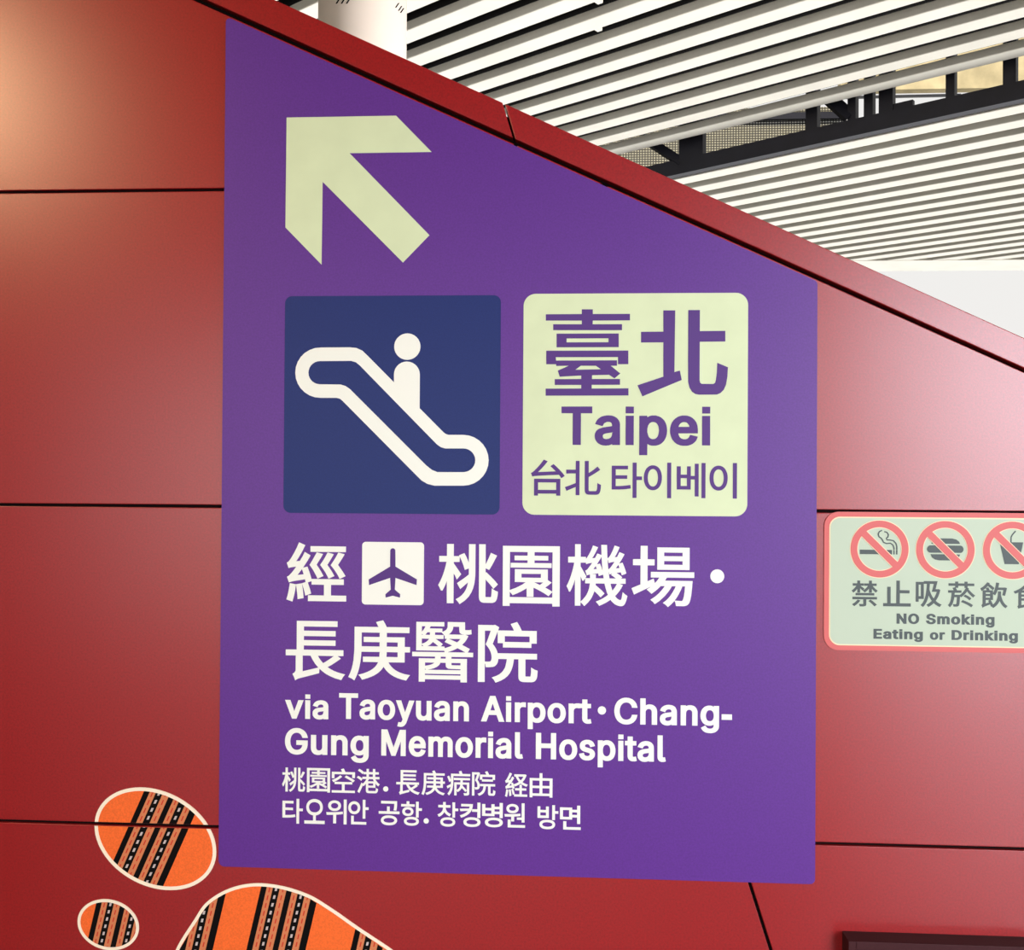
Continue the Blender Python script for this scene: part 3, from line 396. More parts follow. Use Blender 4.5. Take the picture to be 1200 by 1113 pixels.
    'Airport': '1008,-163 1007,398 1118,399 1118,377 1138,390 1162,398 1184,403 1238,403 1282,390 1306,379 1330,360 1352,338 1364,320 1376,298 1388,264 1394,230 1397,192 1394,148 1388,112 1376,80 1364,58 1348,34 1328,13 1308,-1 1290,-12 1260,-22 1238,-27 1184,-27 1158,-22 1138,-13 1120,-2 1120,-162/1509,16 1490,36 1477,52 1462,78 1450,104 1443,130 1439,156 1438,208 1443,246 1450,272 1462,298 1473,318 1490,340 1509,360 1530,376 1556,389 1580,397 1608,403 1644,404 1674,402 1694,397 1720,389 1744,376 1766,360 1785,340 1802,318 1813,298 1824,272 1831,246 1837,190 1835,156 1831,130 1824,104 1813,78 1802,58 1785,36 1766,16 1744,0 1720,-12 1696,-21 1666,-27 1608,-27 1580,-21 1556,-12 1530,0/1898,-20 1897,398 2008,399 2008,384 2028,395 2048,401 2080,405 2136,404 2139,402 2140,399 2192,399 2194,491 2306,491 2306,400 2384,398 2384,308 2306,306 2307,84 2311,74 2316,70 2334,70 2378,78 2396,-12 2350,-23 2294,-23 2268,-16 2246,-7 2227,8 2214,22 2210,26 2200,48 2195,68 2193,90 2193,306 2140,307 2138,299 2082,306 2052,302 2044,299 2026,284 2020,276 2014,264 2010,240 2010,-20/-18,-20 181,528 296,529 497,-20 376,-20 324,122 156,122 104,-20/532,-20 531,398 644,399 644,-20/724,-20 723,398 834,399 834,384 854,395 884,403 906,405 966,403 966,300 908,306 878,302 870,299 852,284 846,276 840,264 836,240 836,-20/1148,91 1160,80 1174,72 1186,68 1200,67 1218,69 1232,74 1253,90 1263,104 1271,122 1278,142 1283,188 1278,236 1271,256 1261,276 1246,293 1228,305 1216,308 1200,310 1184,308 1172,304 1160,297 1148,286 1130,258 1120,214 1120,164 1131,120 1139,102/1582,90 1594,80 1608,72 1634,66 1652,68 1668,72 1684,83 1693,90 1701,102 1712,122 1718,142 1722,170 1722,204 1718,232 1712,252 1704,270 1693,286 1682,296 1668,304 1654,308 1638,310 1620,308 1606,304 1594,296 1582,286 1572,270 1563,252 1556,232 1553,212 1553,164 1556,142 1563,122 1572,104/189,220 290,220 238,366 216,298/532,432 532,529 644,528 644,432',
    'Chang': '1882,-124 1855,-94 1838,-62 1840,-61 1926,-13 1962,-54 1978,-67 1986,-70 1996,-74 2022,-77 2046,-76 2060,-73 2072,-68 2082,-61 2092,-52 2098,-42 2103,-26 2104,8 2104,9 2082,-2 2064,-9 2040,-14 2010,-15 1980,-13 1944,-4 1920,9 1896,25 1877,42 1850,82 1845,94 1832,132 1828,160 1827,196 1829,232 1836,268 1848,298 1860,320 1877,342 1896,361 1914,376 1938,389 1988,403 2020,404 2048,402 2064,398 2088,390 2106,378 2106,399 2216,399 2216,-26 2212,-58 2203,-80 2192,-100 2172,-122 2146,-142 2122,-154 2090,-164 2060,-169 2022,-171 1964,-164 1942,-158 1918,-149 1898,-136/1014,13 993,38 983,56 976,82 974,110 980,148 989,170 999,182 1016,198 1032,208 1050,218 1086,230 1218,250 1219,270 1213,290 1204,300 1188,308 1168,311 1142,308 1132,304 1116,296 1104,284 1084,249 982,278 978,280 997,322 1010,340 1032,361 1048,374 1070,385 1094,394 1116,400 1140,403 1168,404 1212,399 1234,394 1256,386 1290,364 1305,346 1316,328 1326,306 1331,280 1333,254 1333,-20 1222,-20 1220,-5 1196,-17 1176,-24 1134,-29 1104,-27 1076,-22 1054,-13 1028,0/89,46 80,54 61,82 46,108 35,132 22,176 16,220 14,250 16,288 22,332 32,366 43,394 65,434 82,456 100,474 134,500 170,518 196,527 228,534 270,536 324,530 374,514 404,498 424,482 442,466 457,448 473,424 484,404 492,378 504,328 386,328 379,360 365,388 348,406 328,422 316,427 290,434 266,436 232,431 214,425 186,406 166,384 149,356 135,312 131,286 129,256 131,222 134,198 144,166 158,136 172,116 186,102 208,87 232,78 252,74 268,73 294,76 316,82 328,88 350,103 365,122 374,138 379,150 388,180 504,180 492,130 484,108 473,84 457,60 442,43 424,26 400,8 376,-4 324,-22 286,-26 262,-27 232,-25 196,-18 170,-8 130,12 108,28/562,-20 562,528 674,529 676,380 690,389 712,398 736,402 756,404 792,403 822,395 844,386 850,382 866,370 881,356 902,326 911,300 916,274 918,244 918,-20 805,-20 804,254 795,282 784,294 766,306 758,308 742,309 722,306 700,294 685,276 679,260 676,248 675,-20/1412,-20 1411,398 1522,399 1522,379 1538,389 1564,398 1588,403 1640,403 1668,396 1694,386 1716,370 1734,350 1749,328 1760,302 1766,274 1767,-20 1654,-20 1654,240 1652,258 1650,270 1644,282 1629,298 1618,305 1608,308 1592,309 1582,308 1566,304 1552,295 1542,286 1535,276 1525,246 1524,-20/1094,82 1104,74 1118,68 1140,65 1170,70 1184,76 1194,82 1210,100 1218,126 1220,154 1236,162 1146,148 1116,141 1102,134 1092,124 1088,114 1089,94/1970,100 1982,91 1996,84 2024,79 2040,80 2054,84 2070,93 2085,110 2094,126 2101,148 2104,174 2104,212 2100,238 2094,258 2086,276 2070,294 2052,305 2040,308 2024,310 2008,308 1994,304 1982,297 1970,286 1961,274 1953,256 1946,236 1942,214 1941,194 1942,172 1946,150 1953,128 1960,114',
    'Gung': '1478,-124 1451,-94 1434,-62 1436,-61 1522,-13 1558,-54 1574,-67 1582,-70 1592,-74 1618,-77 1642,-76 1656,-73 1668,-68 1678,-61 1688,-52 1694,-42 1699,-26 1700,8 1700,9 1678,-2 1660,-9 1636,-14 1606,-15 1576,-13 1540,-4 1516,9 1492,25 1473,42 1446,82 1436,108 1428,134 1423,188 1426,232 1432,268 1444,298 1456,320 1473,342 1492,361 1510,376 1534,389 1584,403 1616,404 1644,402 1660,398 1684,390 1702,378 1702,399 1814,399 1814,-12 1812,-34 1808,-58 1799,-80 1788,-100 1768,-122 1742,-142 1718,-154 1686,-164 1656,-169 1618,-171 1560,-164 1538,-158 1514,-149 1494,-136/106,30 82,54 68,70 45,108 32,142 22,174 16,212 14,258 16,296 21,332 32,366 44,398 60,428 82,456 106,480 132,499 162,515 196,528 236,534 268,536 294,534 322,530 350,522 400,498 426,480 444,462 458,446 471,428 486,400 494,378 506,330 388,329 378,358 356,396 348,404 328,420 318,426 294,434 266,436 242,434 222,428 198,416 172,394 160,376 148,354 135,312 131,286 129,252 134,198 141,174 150,150 172,116 190,99 200,92 216,83 236,77 254,74 290,74 310,79 330,87 346,98 360,112 372,130 382,152 388,178 258,179 258,276 504,276 504,196 502,168 497,138 488,110 474,82 458,58 438,36 418,19 392,2 364,-10 338,-18 302,-25 274,-27 240,-26 196,-18 164,-7 136,7/624,9 605,28 590,52 580,78 574,106 572,136 572,398 685,398 686,124 695,98 706,84 722,74 748,70 768,73 788,84 805,104 811,118 814,130 815,148 815,398 928,399 928,-20 818,-20 816,0 794,-12 762,-22 732,-25 700,-23 666,-15 646,-6/1008,-20 1007,398 1118,399 1118,379 1134,389 1160,398 1184,403 1236,403 1264,396 1290,386 1312,370 1330,350 1345,328 1356,302 1362,274 1363,-20 1250,-20 1250,240 1248,258 1246,270 1240,282 1225,298 1214,305 1204,308 1188,309 1178,308 1162,304 1148,295 1138,286 1131,276 1121,246 1120,-20/1566,100 1578,91 1592,84 1620,79 1636,80 1650,84 1666,93 1681,110 1690,126 1697,148 1700,174 1700,212 1696,238 1690,258 1682,276 1666,294 1648,305 1636,308 1620,310 1604,308 1590,304 1578,297 1566,286 1557,274 1549,256 1542,236 1538,214 1537,194 1538,172 1542,150 1549,128 1556,114',
    'Memorial': '2675,14 2657,36 2646,58 2639,82 2637,106 2639,130 2644,150 2652,170 2664,186 2696,210 2748,230 2880,250 2881,270 2875,290 2866,301 2852,308 2830,311 2804,308 2778,295 2761,276 2748,248 2644,278 2641,280 2655,310 2674,342 2692,360 2714,375 2732,385 2758,394 2802,403 2830,404 2876,399 2896,394 2918,386 2948,366 2968,346 2979,328 2988,306 2994,280 2995,-20 2884,-20 2882,-5 2860,-17 2838,-24 2796,-29 2766,-27 2738,-22 2712,-12 2692,0/732,16 713,36 700,52 685,78 672,112 664,148 661,184 664,226 672,262 684,294 699,324 732,360 752,374 778,389 800,397 828,403 864,404 906,400 930,392 952,383 974,369 999,346 1024,312 1036,286 1044,260 1047,242 1059,240 1048,232 1050,150 778,149 778,148 781,132 788,114 802,92 820,77 848,68 866,66 884,68 904,75 923,90 944,130 1050,104 1036,68 1023,44 1002,21 992,12 968,-4 950,-13 928,-20 894,-27 836,-27 806,-21 780,-12 754,0/1796,16 1777,36 1764,52 1749,78 1738,104 1730,130 1726,156 1726,208 1730,246 1738,272 1749,298 1760,318 1777,340 1796,360 1818,376 1842,389 1868,397 1894,403 1930,404 1960,402 1982,397 2006,389 2032,376 2053,360 2072,340 2089,318 2100,298 2112,272 2123,218 2123,156 2112,104 2100,78 2089,58 2072,36 2053,16 2032,0 2006,-12 1982,-21 1952,-27 1894,-27 1866,-21 1842,-12 1818,0/3100,8 3088,24 3080,42 3075,62 3074,80 3074,528 3186,529 3187,86 3190,74 3192,72 3239,76 3257,-12 3212,-21 3162,-21 3138,-16 3116,-6/34,-20 34,529 172,528 300,198 314,155 326,192 456,528 594,528 594,-20 478,-20 480,282 360,-20 266,-20 146,282 148,-20/1110,-20 1110,399 1220,399 1220,381 1240,393 1260,401 1288,406 1326,405 1350,398 1372,388 1388,374 1402,359 1414,370 1448,392 1472,400 1496,405 1544,405 1570,398 1594,389 1614,375 1633,356 1647,336 1658,312 1664,280 1665,258 1664,-20 1552,-20 1552,254 1550,270 1545,288 1536,299 1524,306 1514,310 1504,310 1482,308 1464,299 1452,284 1444,260 1442,-20 1330,-20 1330,270 1326,282 1316,298 1304,306 1296,308 1282,310 1264,308 1246,298 1232,282 1226,268 1223,256 1222,-20/2184,-20 2184,398 2294,399 2296,384 2316,395 2344,403 2366,405 2426,403 2426,300 2368,306 2340,302 2332,299 2313,284 2307,276 2301,264 2297,240 2297,-20/2468,-20 2468,398 2580,399 2581,-20/2762,78 2768,72 2780,68 2804,65 2834,70 2848,76 2865,90 2875,106 2882,128 2882,154 2898,162 2808,148 2778,141 2762,132 2755,124 2751,106 2754,88/1869,90 1880,80 1894,72 1920,66 1940,68 1956,72 1972,83 1980,90 1988,102 1999,122 2006,142 2010,170 2010,204 2006,232 1999,252 1990,270 1980,286 1968,296 1956,304 1942,308 1924,310 1908,308 1894,304 1880,296 1869,286 1858,270 1850,252 1840,210 1840,164 1850,122 1859,104/780,242 933,242 923,270 908,291 898,299 888,305 874,308 858,310 842,308 828,305 806,290 794,276 786,262/2468,432 2468,529 2581,528 2580,432',
    'Hospital': '1400,-163 1399,398 1510,399 1510,376 1528,390 1554,398 1576,403 1628,403 1654,397 1674,390 1698,379 1720,361 1739,342 1756,320 1768,298 1778,266 1786,230 1788,194 1786,148 1778,112 1768,80 1756,58 1740,34 1718,13 1700,-1 1680,-12 1650,-22 1628,-27 1576,-27 1550,-22 1530,-13 1512,-2 1512,-162/2310,13 2291,34 2278,56 2272,82 2270,106 2271,130 2276,150 2284,168 2296,186 2328,210 2382,230 2514,250 2514,270 2508,290 2499,300 2484,308 2464,311 2438,308 2412,296 2404,290 2378,249 2276,278 2273,280 2292,322 2305,340 2326,360 2346,375 2364,385 2390,394 2436,403 2462,404 2508,399 2530,394 2550,386 2584,364 2599,346 2612,328 2622,306 2626,280 2628,254 2628,-20 2516,-20 2516,-5 2492,-18 2470,-24 2428,-29 2398,-27 2370,-22 2348,-13 2324,0/621,16 602,36 589,52 574,78 562,104 551,156 551,218 562,272 574,298 585,318 602,340 621,360 642,376 668,389 692,397 720,403 756,404 786,402 806,397 832,389 856,376 878,360 897,340 914,318 925,298 936,272 948,218 948,156 936,104 925,78 914,58 897,36 878,16 856,0 832,-12 808,-21 778,-27 720,-27 692,-21 668,-12 642,0/1040,10 1022,28 1008,46 998,68 988,106 990,108 1094,132 1107,94 1116,82 1124,75 1134,70 1162,65 1182,66 1198,71 1208,76 1218,84 1222,94 1224,104 1221,116 1210,128 1184,136 1122,151 1088,162 1058,176 1034,196 1022,210 1010,230 1004,252 1003,276 1005,298 1012,320 1024,342 1042,361 1060,376 1086,388 1110,397 1140,403 1198,403 1222,398 1250,389 1270,378 1287,366 1304,348 1325,314 1336,276 1234,252 1219,286 1205,302 1196,308 1186,312 1168,313 1142,308 1132,303 1123,294 1118,286 1118,268 1126,256 1134,252 1164,242 1254,218 1288,201 1313,178 1322,168 1332,146 1338,128 1339,112 1336,80 1330,58 1317,38 1296,15 1278,1 1256,-11 1226,-21 1196,-27 1136,-27 1110,-22 1078,-13 1060,-4/2086,8 2069,26 2060,48 2054,68 2052,90 2052,306 1994,308 1994,398 2052,400 2052,491 2164,491 2165,400 2243,398 2243,308 2165,306 2166,84 2170,74 2176,70 2192,70 2236,78 2255,-12 2210,-23 2154,-23 2128,-16 2106,-7/2736,6 2720,24 2712,42 2708,62 2706,82 2706,528 2818,529 2820,84 2822,76 2826,72 2871,76 2889,-10 2844,-21 2794,-21 2764,-13 2750,-6/34,-20 34,528 151,528 152,309 366,309 366,528 482,529 483,-20 366,-20 366,212 152,212 151,-20/1848,-20 1848,398 1960,399 1961,-20/2390,82 2400,73 2406,70 2414,68 2436,65 2464,69 2488,81 2505,100 2511,114 2514,128 2516,154 2532,162 2442,148 2412,141 2396,132 2387,124 2383,104 2384,98/694,90 706,80 722,72 746,66 764,68 780,72 796,83 806,92 816,104 824,122 830,142 834,170 834,204 830,232 816,270 804,286 794,296 780,304 766,308 750,310 732,308 718,304 706,296 694,286 684,270 675,252 670,232 666,208 664,188 666,168 670,142 675,122 684,104/1540,91 1552,79 1572,70 1592,67 1610,69 1624,74 1644,90 1654,104 1663,122 1670,142 1674,170 1674,208 1670,236 1663,256 1653,276 1638,293 1620,305 1608,308 1592,310 1576,308 1562,304 1552,298 1540,288 1530,274 1522,258 1516,238 1512,216 1512,162 1516,142 1522,120 1531,102/1848,432 1848,529 1961,528 1960,432',
    'NO': '656,44 632,74 615,102 599,138 589,176 584,212 582,250 584,296 589,332 599,370 613,402 631,434 650,458 678,485 704,505 736,523 772,536 814,544 844,546 888,544 928,536 964,523 994,507 1022,487 1050,460 1070,432 1087,402 1102,366 1111,332 1117,296 1117,212 1111,176 1102,142 1085,102 1070,76 1048,47 1022,21 994,2 962,-15 924,-28 888,-35 856,-37 814,-35 800,-32 772,-27 738,-15 706,2 686,16/18,-30 18,538 163,538 356,234 357,538 504,539 505,-30 360,-30 168,272 167,-30/769,122 790,102 810,92 836,84 864,84 892,92 904,98 916,107 939,132 952,154 966,198 970,228 972,256 966,310 955,348 942,374 932,386 916,402 904,411 892,418 868,424 846,426 822,422 796,411 782,401 767,384 750,356 740,334 734,310 730,284 729,248 732,208 738,180 748,156',
    'Smoking': '2838,-128 2822,-113 2811,-98 2788,-60 2889,-4 2874,4 2854,18 2831,38 2816,60 2802,84 2793,104 2786,132 2782,160 2781,184 2784,234 2790,268 2802,300 2820,332 2836,351 2874,384 2898,397 2924,406 2952,412 2978,414 3014,413 3042,407 3060,400 3060,409 3202,409 3202,-26 3202,-36 3196,-62 3189,-80 3177,-104 3152,-130 3130,-147 3102,-161 3064,-173 3030,-179 2990,-181 2932,-175 2904,-168 2880,-157 2856,-143/2944,-48 2958,-59 2974,-65 2998,-67 3022,-64 3040,-55 3046,-48 3053,-38 3058,-12 3042,-18 3012,-24 2990,-25 2944,-22 2920,-16/48,22 26,46 10,76 0,104 -8,166 -8,167 140,167 149,124 154,112 159,104 176,90 196,82 212,80 242,80 264,86 274,91 284,98 297,114 302,128 304,138 300,158 290,169 274,179 228,194 168,211 136,222 104,235 74,253 56,268 33,294 18,322 12,344 10,378 11,396 17,420 25,440 37,462 62,489 86,507 114,522 148,536 190,544 222,546 264,544 300,537 338,524 368,507 393,486 408,470 415,462 430,436 440,408 446,348 300,348 293,390 282,408 262,422 230,428 196,425 184,420 174,412 161,396 157,376 158,368 161,356 165,352 184,337 228,320 280,307 334,290 372,271 390,259 420,229 434,210 443,188 449,164 450,144 448,108 440,78 425,52 406,27 378,3 346,-14 310,-28 266,-37 230,-39 182,-37 142,-30 106,-17 86,-6 72,2/1226,27 1202,58 1192,76 1182,100 1174,130 1168,184 1170,218 1174,242 1182,276 1194,304 1207,326 1222,346 1242,365 1262,381 1288,396 1320,406 1352,413 1416,413 1448,406 1480,396 1502,383 1526,365 1551,340 1563,324 1576,300 1586,276 1592,256 1598,218 1598,156 1592,120 1586,100 1576,76 1561,50 1546,30 1526,11 1506,-5 1476,-20 1450,-30 1438,-32 1416,-37 1390,-38 1352,-37 1318,-30 1296,-22 1262,-5/518,-30 518,409 660,409 662,404 680,410 704,415 752,415 784,407 808,395 828,378 862,400 890,409 918,415 972,415 1002,408 1030,396 1052,381 1072,360 1088,336 1097,314 1104,286 1104,-30 960,-30 960,266 956,280 948,292 940,298 928,300 914,299 902,293 892,280 885,262 884,-30 739,-30 739,260 735,278 728,292 718,298 704,300 690,296 677,286 670,276 664,252 662,238 662,-30/1662,-30 1662,538 1807,538 1808,300 1914,409 2092,408 1903,214 2096,-30 1920,-30 1808,114 1806,-30/2104,-30 2103,408 2248,409 2248,-30/2330,-30 2329,408 2470,409 2472,400 2490,407 2520,413 2578,413 2608,405 2638,394 2662,377 2683,356 2698,332 2710,304 2716,274 2718,244 2718,-30 2573,-30 2573,236 2572,252 2568,270 2558,286 2550,293 2542,297 2526,299 2516,298 2506,293 2490,280 2480,262 2476,244 2474,228 2474,-30/1341,96 1356,84 1370,78 1386,76 1408,81 1424,93 1434,106 1442,124 1448,144 1454,188 1448,232 1443,248 1434,268 1426,280 1412,292 1396,299 1372,299 1362,296 1352,289 1342,280 1334,268 1320,232 1316,204 1316,164 1320,144 1325,126 1333,108/2954,106 2970,93 2980,90 2998,90 3014,92 3032,104 3041,116 3047,128 3054,148 3058,170 3058,212 3048,256 3041,270 3032,283 3016,295 3004,299 2982,299 2972,296 2964,290 2954,282 2945,270 2938,256 2931,234 2927,198 2928,174 2931,150 2937,132 2945,116/2104,422 2104,539 2248,538 2248,422',
    'Eating': '1961,-128 1946,-113 1934,-98 1911,-60 2012,-4 1996,4 1976,18 1954,38 1939,60 1925,84 1916,104 1909,132 1905,160 1904,184 1906,234 1914,268 1925,300 1943,332 1958,351 1996,384 2022,397 2048,406 2076,412 2100,414 2136,413 2166,407 2182,400 2184,409 2326,409 2326,-26 2325,-36 2319,-62 2312,-80 2300,-104 2276,-130 2252,-147 2226,-161 2188,-173 2152,-179 2114,-181 2054,-175 2028,-168 2002,-157 1978,-143/2067,-48 2080,-59 2096,-65 2122,-67 2144,-64 2162,-55 2169,-48 2176,-38 2180,-12 2164,-18 2136,-24 2112,-25 2068,-22 2042,-16/506,10 488,32 476,56 469,80 467,104 468,132 474,154 482,172 495,190 512,205 532,218 587,238 468,274 490,324 506,346 526,367 546,381 570,394 596,403 620,409 646,413 676,414 728,408 752,402 774,393 810,370 827,350 840,330 850,306 856,280 857,-30 714,-30 712,-26 690,-33 642,-39 610,-37 578,-32 550,-20 526,-7/988,2 970,22 963,34 958,44 952,68 951,296 892,298 892,408 951,410 952,501 1096,501 1096,410 1174,408 1174,298 1096,296 1096,96 1098,82 1098,80 1106,80 1165,90 1188,-18 1126,-33 1066,-33 1032,-25 1008,-14/18,-30 18,538 414,539 414,422 167,422 168,316 397,316 396,199 168,199 167,88 416,87 417,-30/1226,-30 1226,408 1370,409 1371,-30/1452,-30 1452,408 1594,409 1596,400 1612,407 1642,413 1700,413 1732,405 1762,394 1786,377 1806,356 1822,332 1834,304 1839,274 1841,244 1841,-30 1696,-30 1696,236 1694,252 1690,270 1680,286 1674,293 1666,297 1650,299 1638,298 1628,293 1613,280 1603,262 1598,244 1597,228 1597,-30/617,86 624,80 632,77 654,76 670,78 690,89 700,100 709,118 712,134 714,133 754,154 716,146 664,139 632,132 618,124 615,118 612,104/2076,106 2094,93 2102,90 2120,90 2138,92 2156,104 2164,116 2170,128 2177,148 2180,170 2182,194 2180,214 2172,252 2164,270 2155,282 2144,292 2128,299 2106,299 2096,296 2087,290 2077,282 2068,270 2061,256 2054,234 2050,198 2050,174 2054,150 2060,132 2068,116/610,244 710,258 711,270 709,278 703,290 688,300 664,300 652,297 631,284 622,272/1226,422 1226,539 1371,538 1370,422',
    'or': '65,12 46,30 34,46 15,78 5,100 -2,130 -6,156 -8,190 -6,218 -1,250 5,276 18,304 31,326 46,346 66,365 90,383 116,397 144,406 174,413 200,414 240,413 272,406 300,397 330,381 350,365 368,346 386,324 397,304 410,276 418,242 422,218 423,180 422,156 418,130 410,100 397,72 384,50 368,30 350,11 326,-7 300,-20 272,-30 240,-37 176,-37 142,-30 116,-20 90,-7/486,-30 486,408 628,409 630,404 656,412 684,415 760,412 761,288 686,296 666,293 660,291 645,280 640,272 634,260 631,240 631,-30/165,96 180,84 194,78 208,76 230,81 246,93 257,106 266,124 272,144 276,170 276,204 272,232 267,248 259,266 250,280 236,292 220,299 196,299 186,296 176,289 166,280 156,266 149,252 144,236 138,188 140,168 144,144 149,124',
    'Drinking': '2764,-128 2748,-113 2737,-98 2714,-60 2815,-4 2800,4 2780,18 2760,37 2747,52 2730,80 2720,104 2712,132 2708,160 2707,184 2710,234 2717,270 2729,300 2746,332 2762,351 2800,384 2824,397 2850,406 2878,412 2904,414 2940,413 2968,407 2986,400 2986,409 3128,409 3128,-26 3124,-60 3115,-82 3103,-104 3080,-128 3056,-147 3020,-164 2990,-173 2956,-179 2918,-181 2858,-175 2830,-168 2806,-157 2782,-143/2870,-48 2884,-59 2900,-65 2926,-67 2948,-64 2962,-57 2974,-46 2980,-34 2984,-12 2968,-18 2938,-24 2916,-25 2870,-22 2846,-16/18,-30 18,538 230,539 266,537 306,530 344,519 380,501 408,482 434,457 456,432 471,404 488,364 497,332 502,296 504,250 502,214 497,178 487,142 471,106 455,78 426,44 406,27 378,8 342,-10 304,-21 262,-28 224,-30/574,-30 573,408 716,409 716,404 742,412 770,415 848,412 848,288 772,296 752,293 746,291 732,280 727,272 721,260 718,240 718,-30/892,-30 892,408 1036,409 1037,-30/1120,-30 1119,408 1262,409 1262,400 1278,407 1310,413 1366,413 1400,404 1426,394 1452,377 1472,356 1488,332 1500,304 1505,274 1507,244 1507,-30 1362,-30 1361,254 1355,274 1346,286 1332,297 1316,299 1304,298 1294,293 1279,280 1272,270 1265,246 1264,-30/1588,-30 1588,538 1733,538 1734,300 1840,409 2018,408 1829,214 2022,-30 1848,-30 1734,114 1732,-30/2030,-30 2029,408 2174,409 2174,-30/2256,-30 2256,408 2398,409 2400,400 2416,407 2446,413 2504,413 2538,404 2562,394 2588,377 2609,356 2626,332 2636,304 2642,274 2644,244 2644,-30 2499,-30 2498,254 2492,274 2484,286 2470,297 2452,299 2442,298 2432,293 2416,280 2406,262 2402,246 2401,-30/167,88 240,88 274,96 292,104 314,122 330,140 340,160 349,188 356,222 357,252 356,288 349,322 340,350 330,368 320,382 306,396 286,408 262,418 222,422 167,422/2880,106 2896,93 2906,90 2924,90 2940,92 2958,104 2967,116 2975,130 2979,144 2984,168 2985,188 2984,218 2980,238 2970,264 2958,282 2948,291 2930,299 2908,299 2898,296 2890,290 2880,282 2871,270 2864,256 2857,234 2853,198 2854,174 2857,150 2863,132 2871,116/892,422 892,539 1037,538 1036,422/2030,422 2030,539 2174,538 2174,422',
}
def glyph(key):
    return [[tuple(int(v) for v in p.split(',')) for p in c.split(' ')] for c in GLYPHS[key].split('/')]
def lettering_mesh(key, rect, y_front, thick, cap=None):
    """one character, or a word, fitted to a rectangle on the wall; `cap` = (baseline, capital height) for words"""
    cs = glyph(key)
    xs = [p[0] for c in cs for p in c]; zs = [p[1] for c in cs for p in c]
    gx0, gx1 = min(xs), max(xs)
    gz0, gz1 = cap or (min(zs), max(zs))
    x0, z0, x1, z1 = rect
    sx, sz = (x1-x0)/(gx1-gx0), (z1-z0)/(gz1-gz0)
    return filled([[(x0+(p[0]-gx0)*sx, z0+(p[1]-gz0)*sz) for p in c] for c in cs], y_front, thick)
def lettering(items, y_front, mat, parent, thick=0.0006):
    """items: (key, (x0, y0, x1, y1) in the photograph[, cap]); every character or word is a part"""
    for it in items:
        me = lettering_mesh(it[0], px_rect(*it[1]), y_front, thick, it[2] if len(it) > 2 else None)
        me.name = 'word' if len(it) > 2 else 'character'
        link(me.name, me, parent, [mat])
BOLD, HEAVY = (-20, 529), (-30, 539)
def dot_mesh(px, py, r, y_front, thick=0.0006):
    x, z = wall_xz(px, py)
    return filled([circle(x, z, r*D/FPX, 28)], y_front, thick)

# ------------------------------------------------------------------ the wall
def line_z(x, z0, x0, slope):       # all in units of D from the camera axis
    return (CAM.z + D*(z0+slope*(x/D-x0)))
top_wall = lambda x: line_z(x, 0.4660, -0.351, -0.4612)
cap_low = lambda x: line_z(x, 0.4419, -0.2859, -0.4639)
cap_top = lambda x: line_z(x, 0.4726, -0.2861, -0.4665)
XL, XR = -3.0, 3.6
JOINT = 0.0033
zj = [CAM.z + D*v for v in (0.9266, 0.6088, 0.2912, -0.0250, -0.3433, -0.6615)]
jslope = 0.322                       # the leaning joint runs down to the right
jx0, jz0 = -0.0726*D, CAM.z+0.3694*D # where it meets the coping's top edge
bm = bmesh.new()
outline = [(XL, 0.0), (XR, 0.0), (XR, top_wall(XR)), (XL, top_wall(XL))]
sides = []
rows = [99.0]+zj+[-1.0]
for i in range(len(rows)-1):
    row = clip(outline, 0, 1, rows[i]-JOINT)
    row = clip(row, 0, -1, -(rows[i+1]+JOINT)) if row else row
    if not row: continue
    # x + jslope*(z - jz0) <= jx0 is the part left of the joint
    n = math.hypot(1, jslope)
    c0 = jx0+jslope*jz0
    for part in (clip(row, 1, jslope, c0-JOINT*n), clip(row, -1, -jslope, -(c0+JOINT*n))):
        if part: prism(bm, part, D, D+0.011, 0, 0.0014)
prism(bm, clip(clip(outline, 0, -1, -0.002), 0, 1, 9), D+0.009, D+0.12, 1)
wall = structure(done(bm, 'wall_front', [RED, DARK_GAP]))

def coping(name, x0f, x1f):
    b = bmesh.new()
    poly = [x0f(0), x1f(0), x1f(1), x0f(1)]
    prism(b, poly, D-0.001, D+0.15, 0, 0.002)
    return structure(done(b, name, [RED]))
def cap_at(xt):                      # point on the coping edge along the leaning joint
    def f(k):
        fn = cap_top if k else cap_low
        x = xt
        for _ in range(20): x = xt - 0.30*(fn(x)-cap_top(xt))
        return (x, fn(x))
    return f
coping('trim_1', cap_at(XL), cap_at(jx0-0.002))
coping('trim_2', cap_at(jx0+0.003), cap_at(XR-0.02))
b = bmesh.new()
prism(b, [(XL, top_wall(XL)-0.05), (XR-0.05, top_wall(XR-0.05)-0.05), (XR-0.05, cap_top(XR-0.05)-0.02), (XL, cap_top(XL)-0.02)], D+0.02, D+0.14, 0)
structure(done(b, 'trim_3', [DARK_GAP]))

b = bmesh.new()
box(b, (-7, -7, -0.1), (7, 2.5, 0.0))
box(b, (-2.2, 2.5, -0.1), (-0.1, 5.6, 0.0))
structure(done(b, 'floor', [FLOOR_M]))

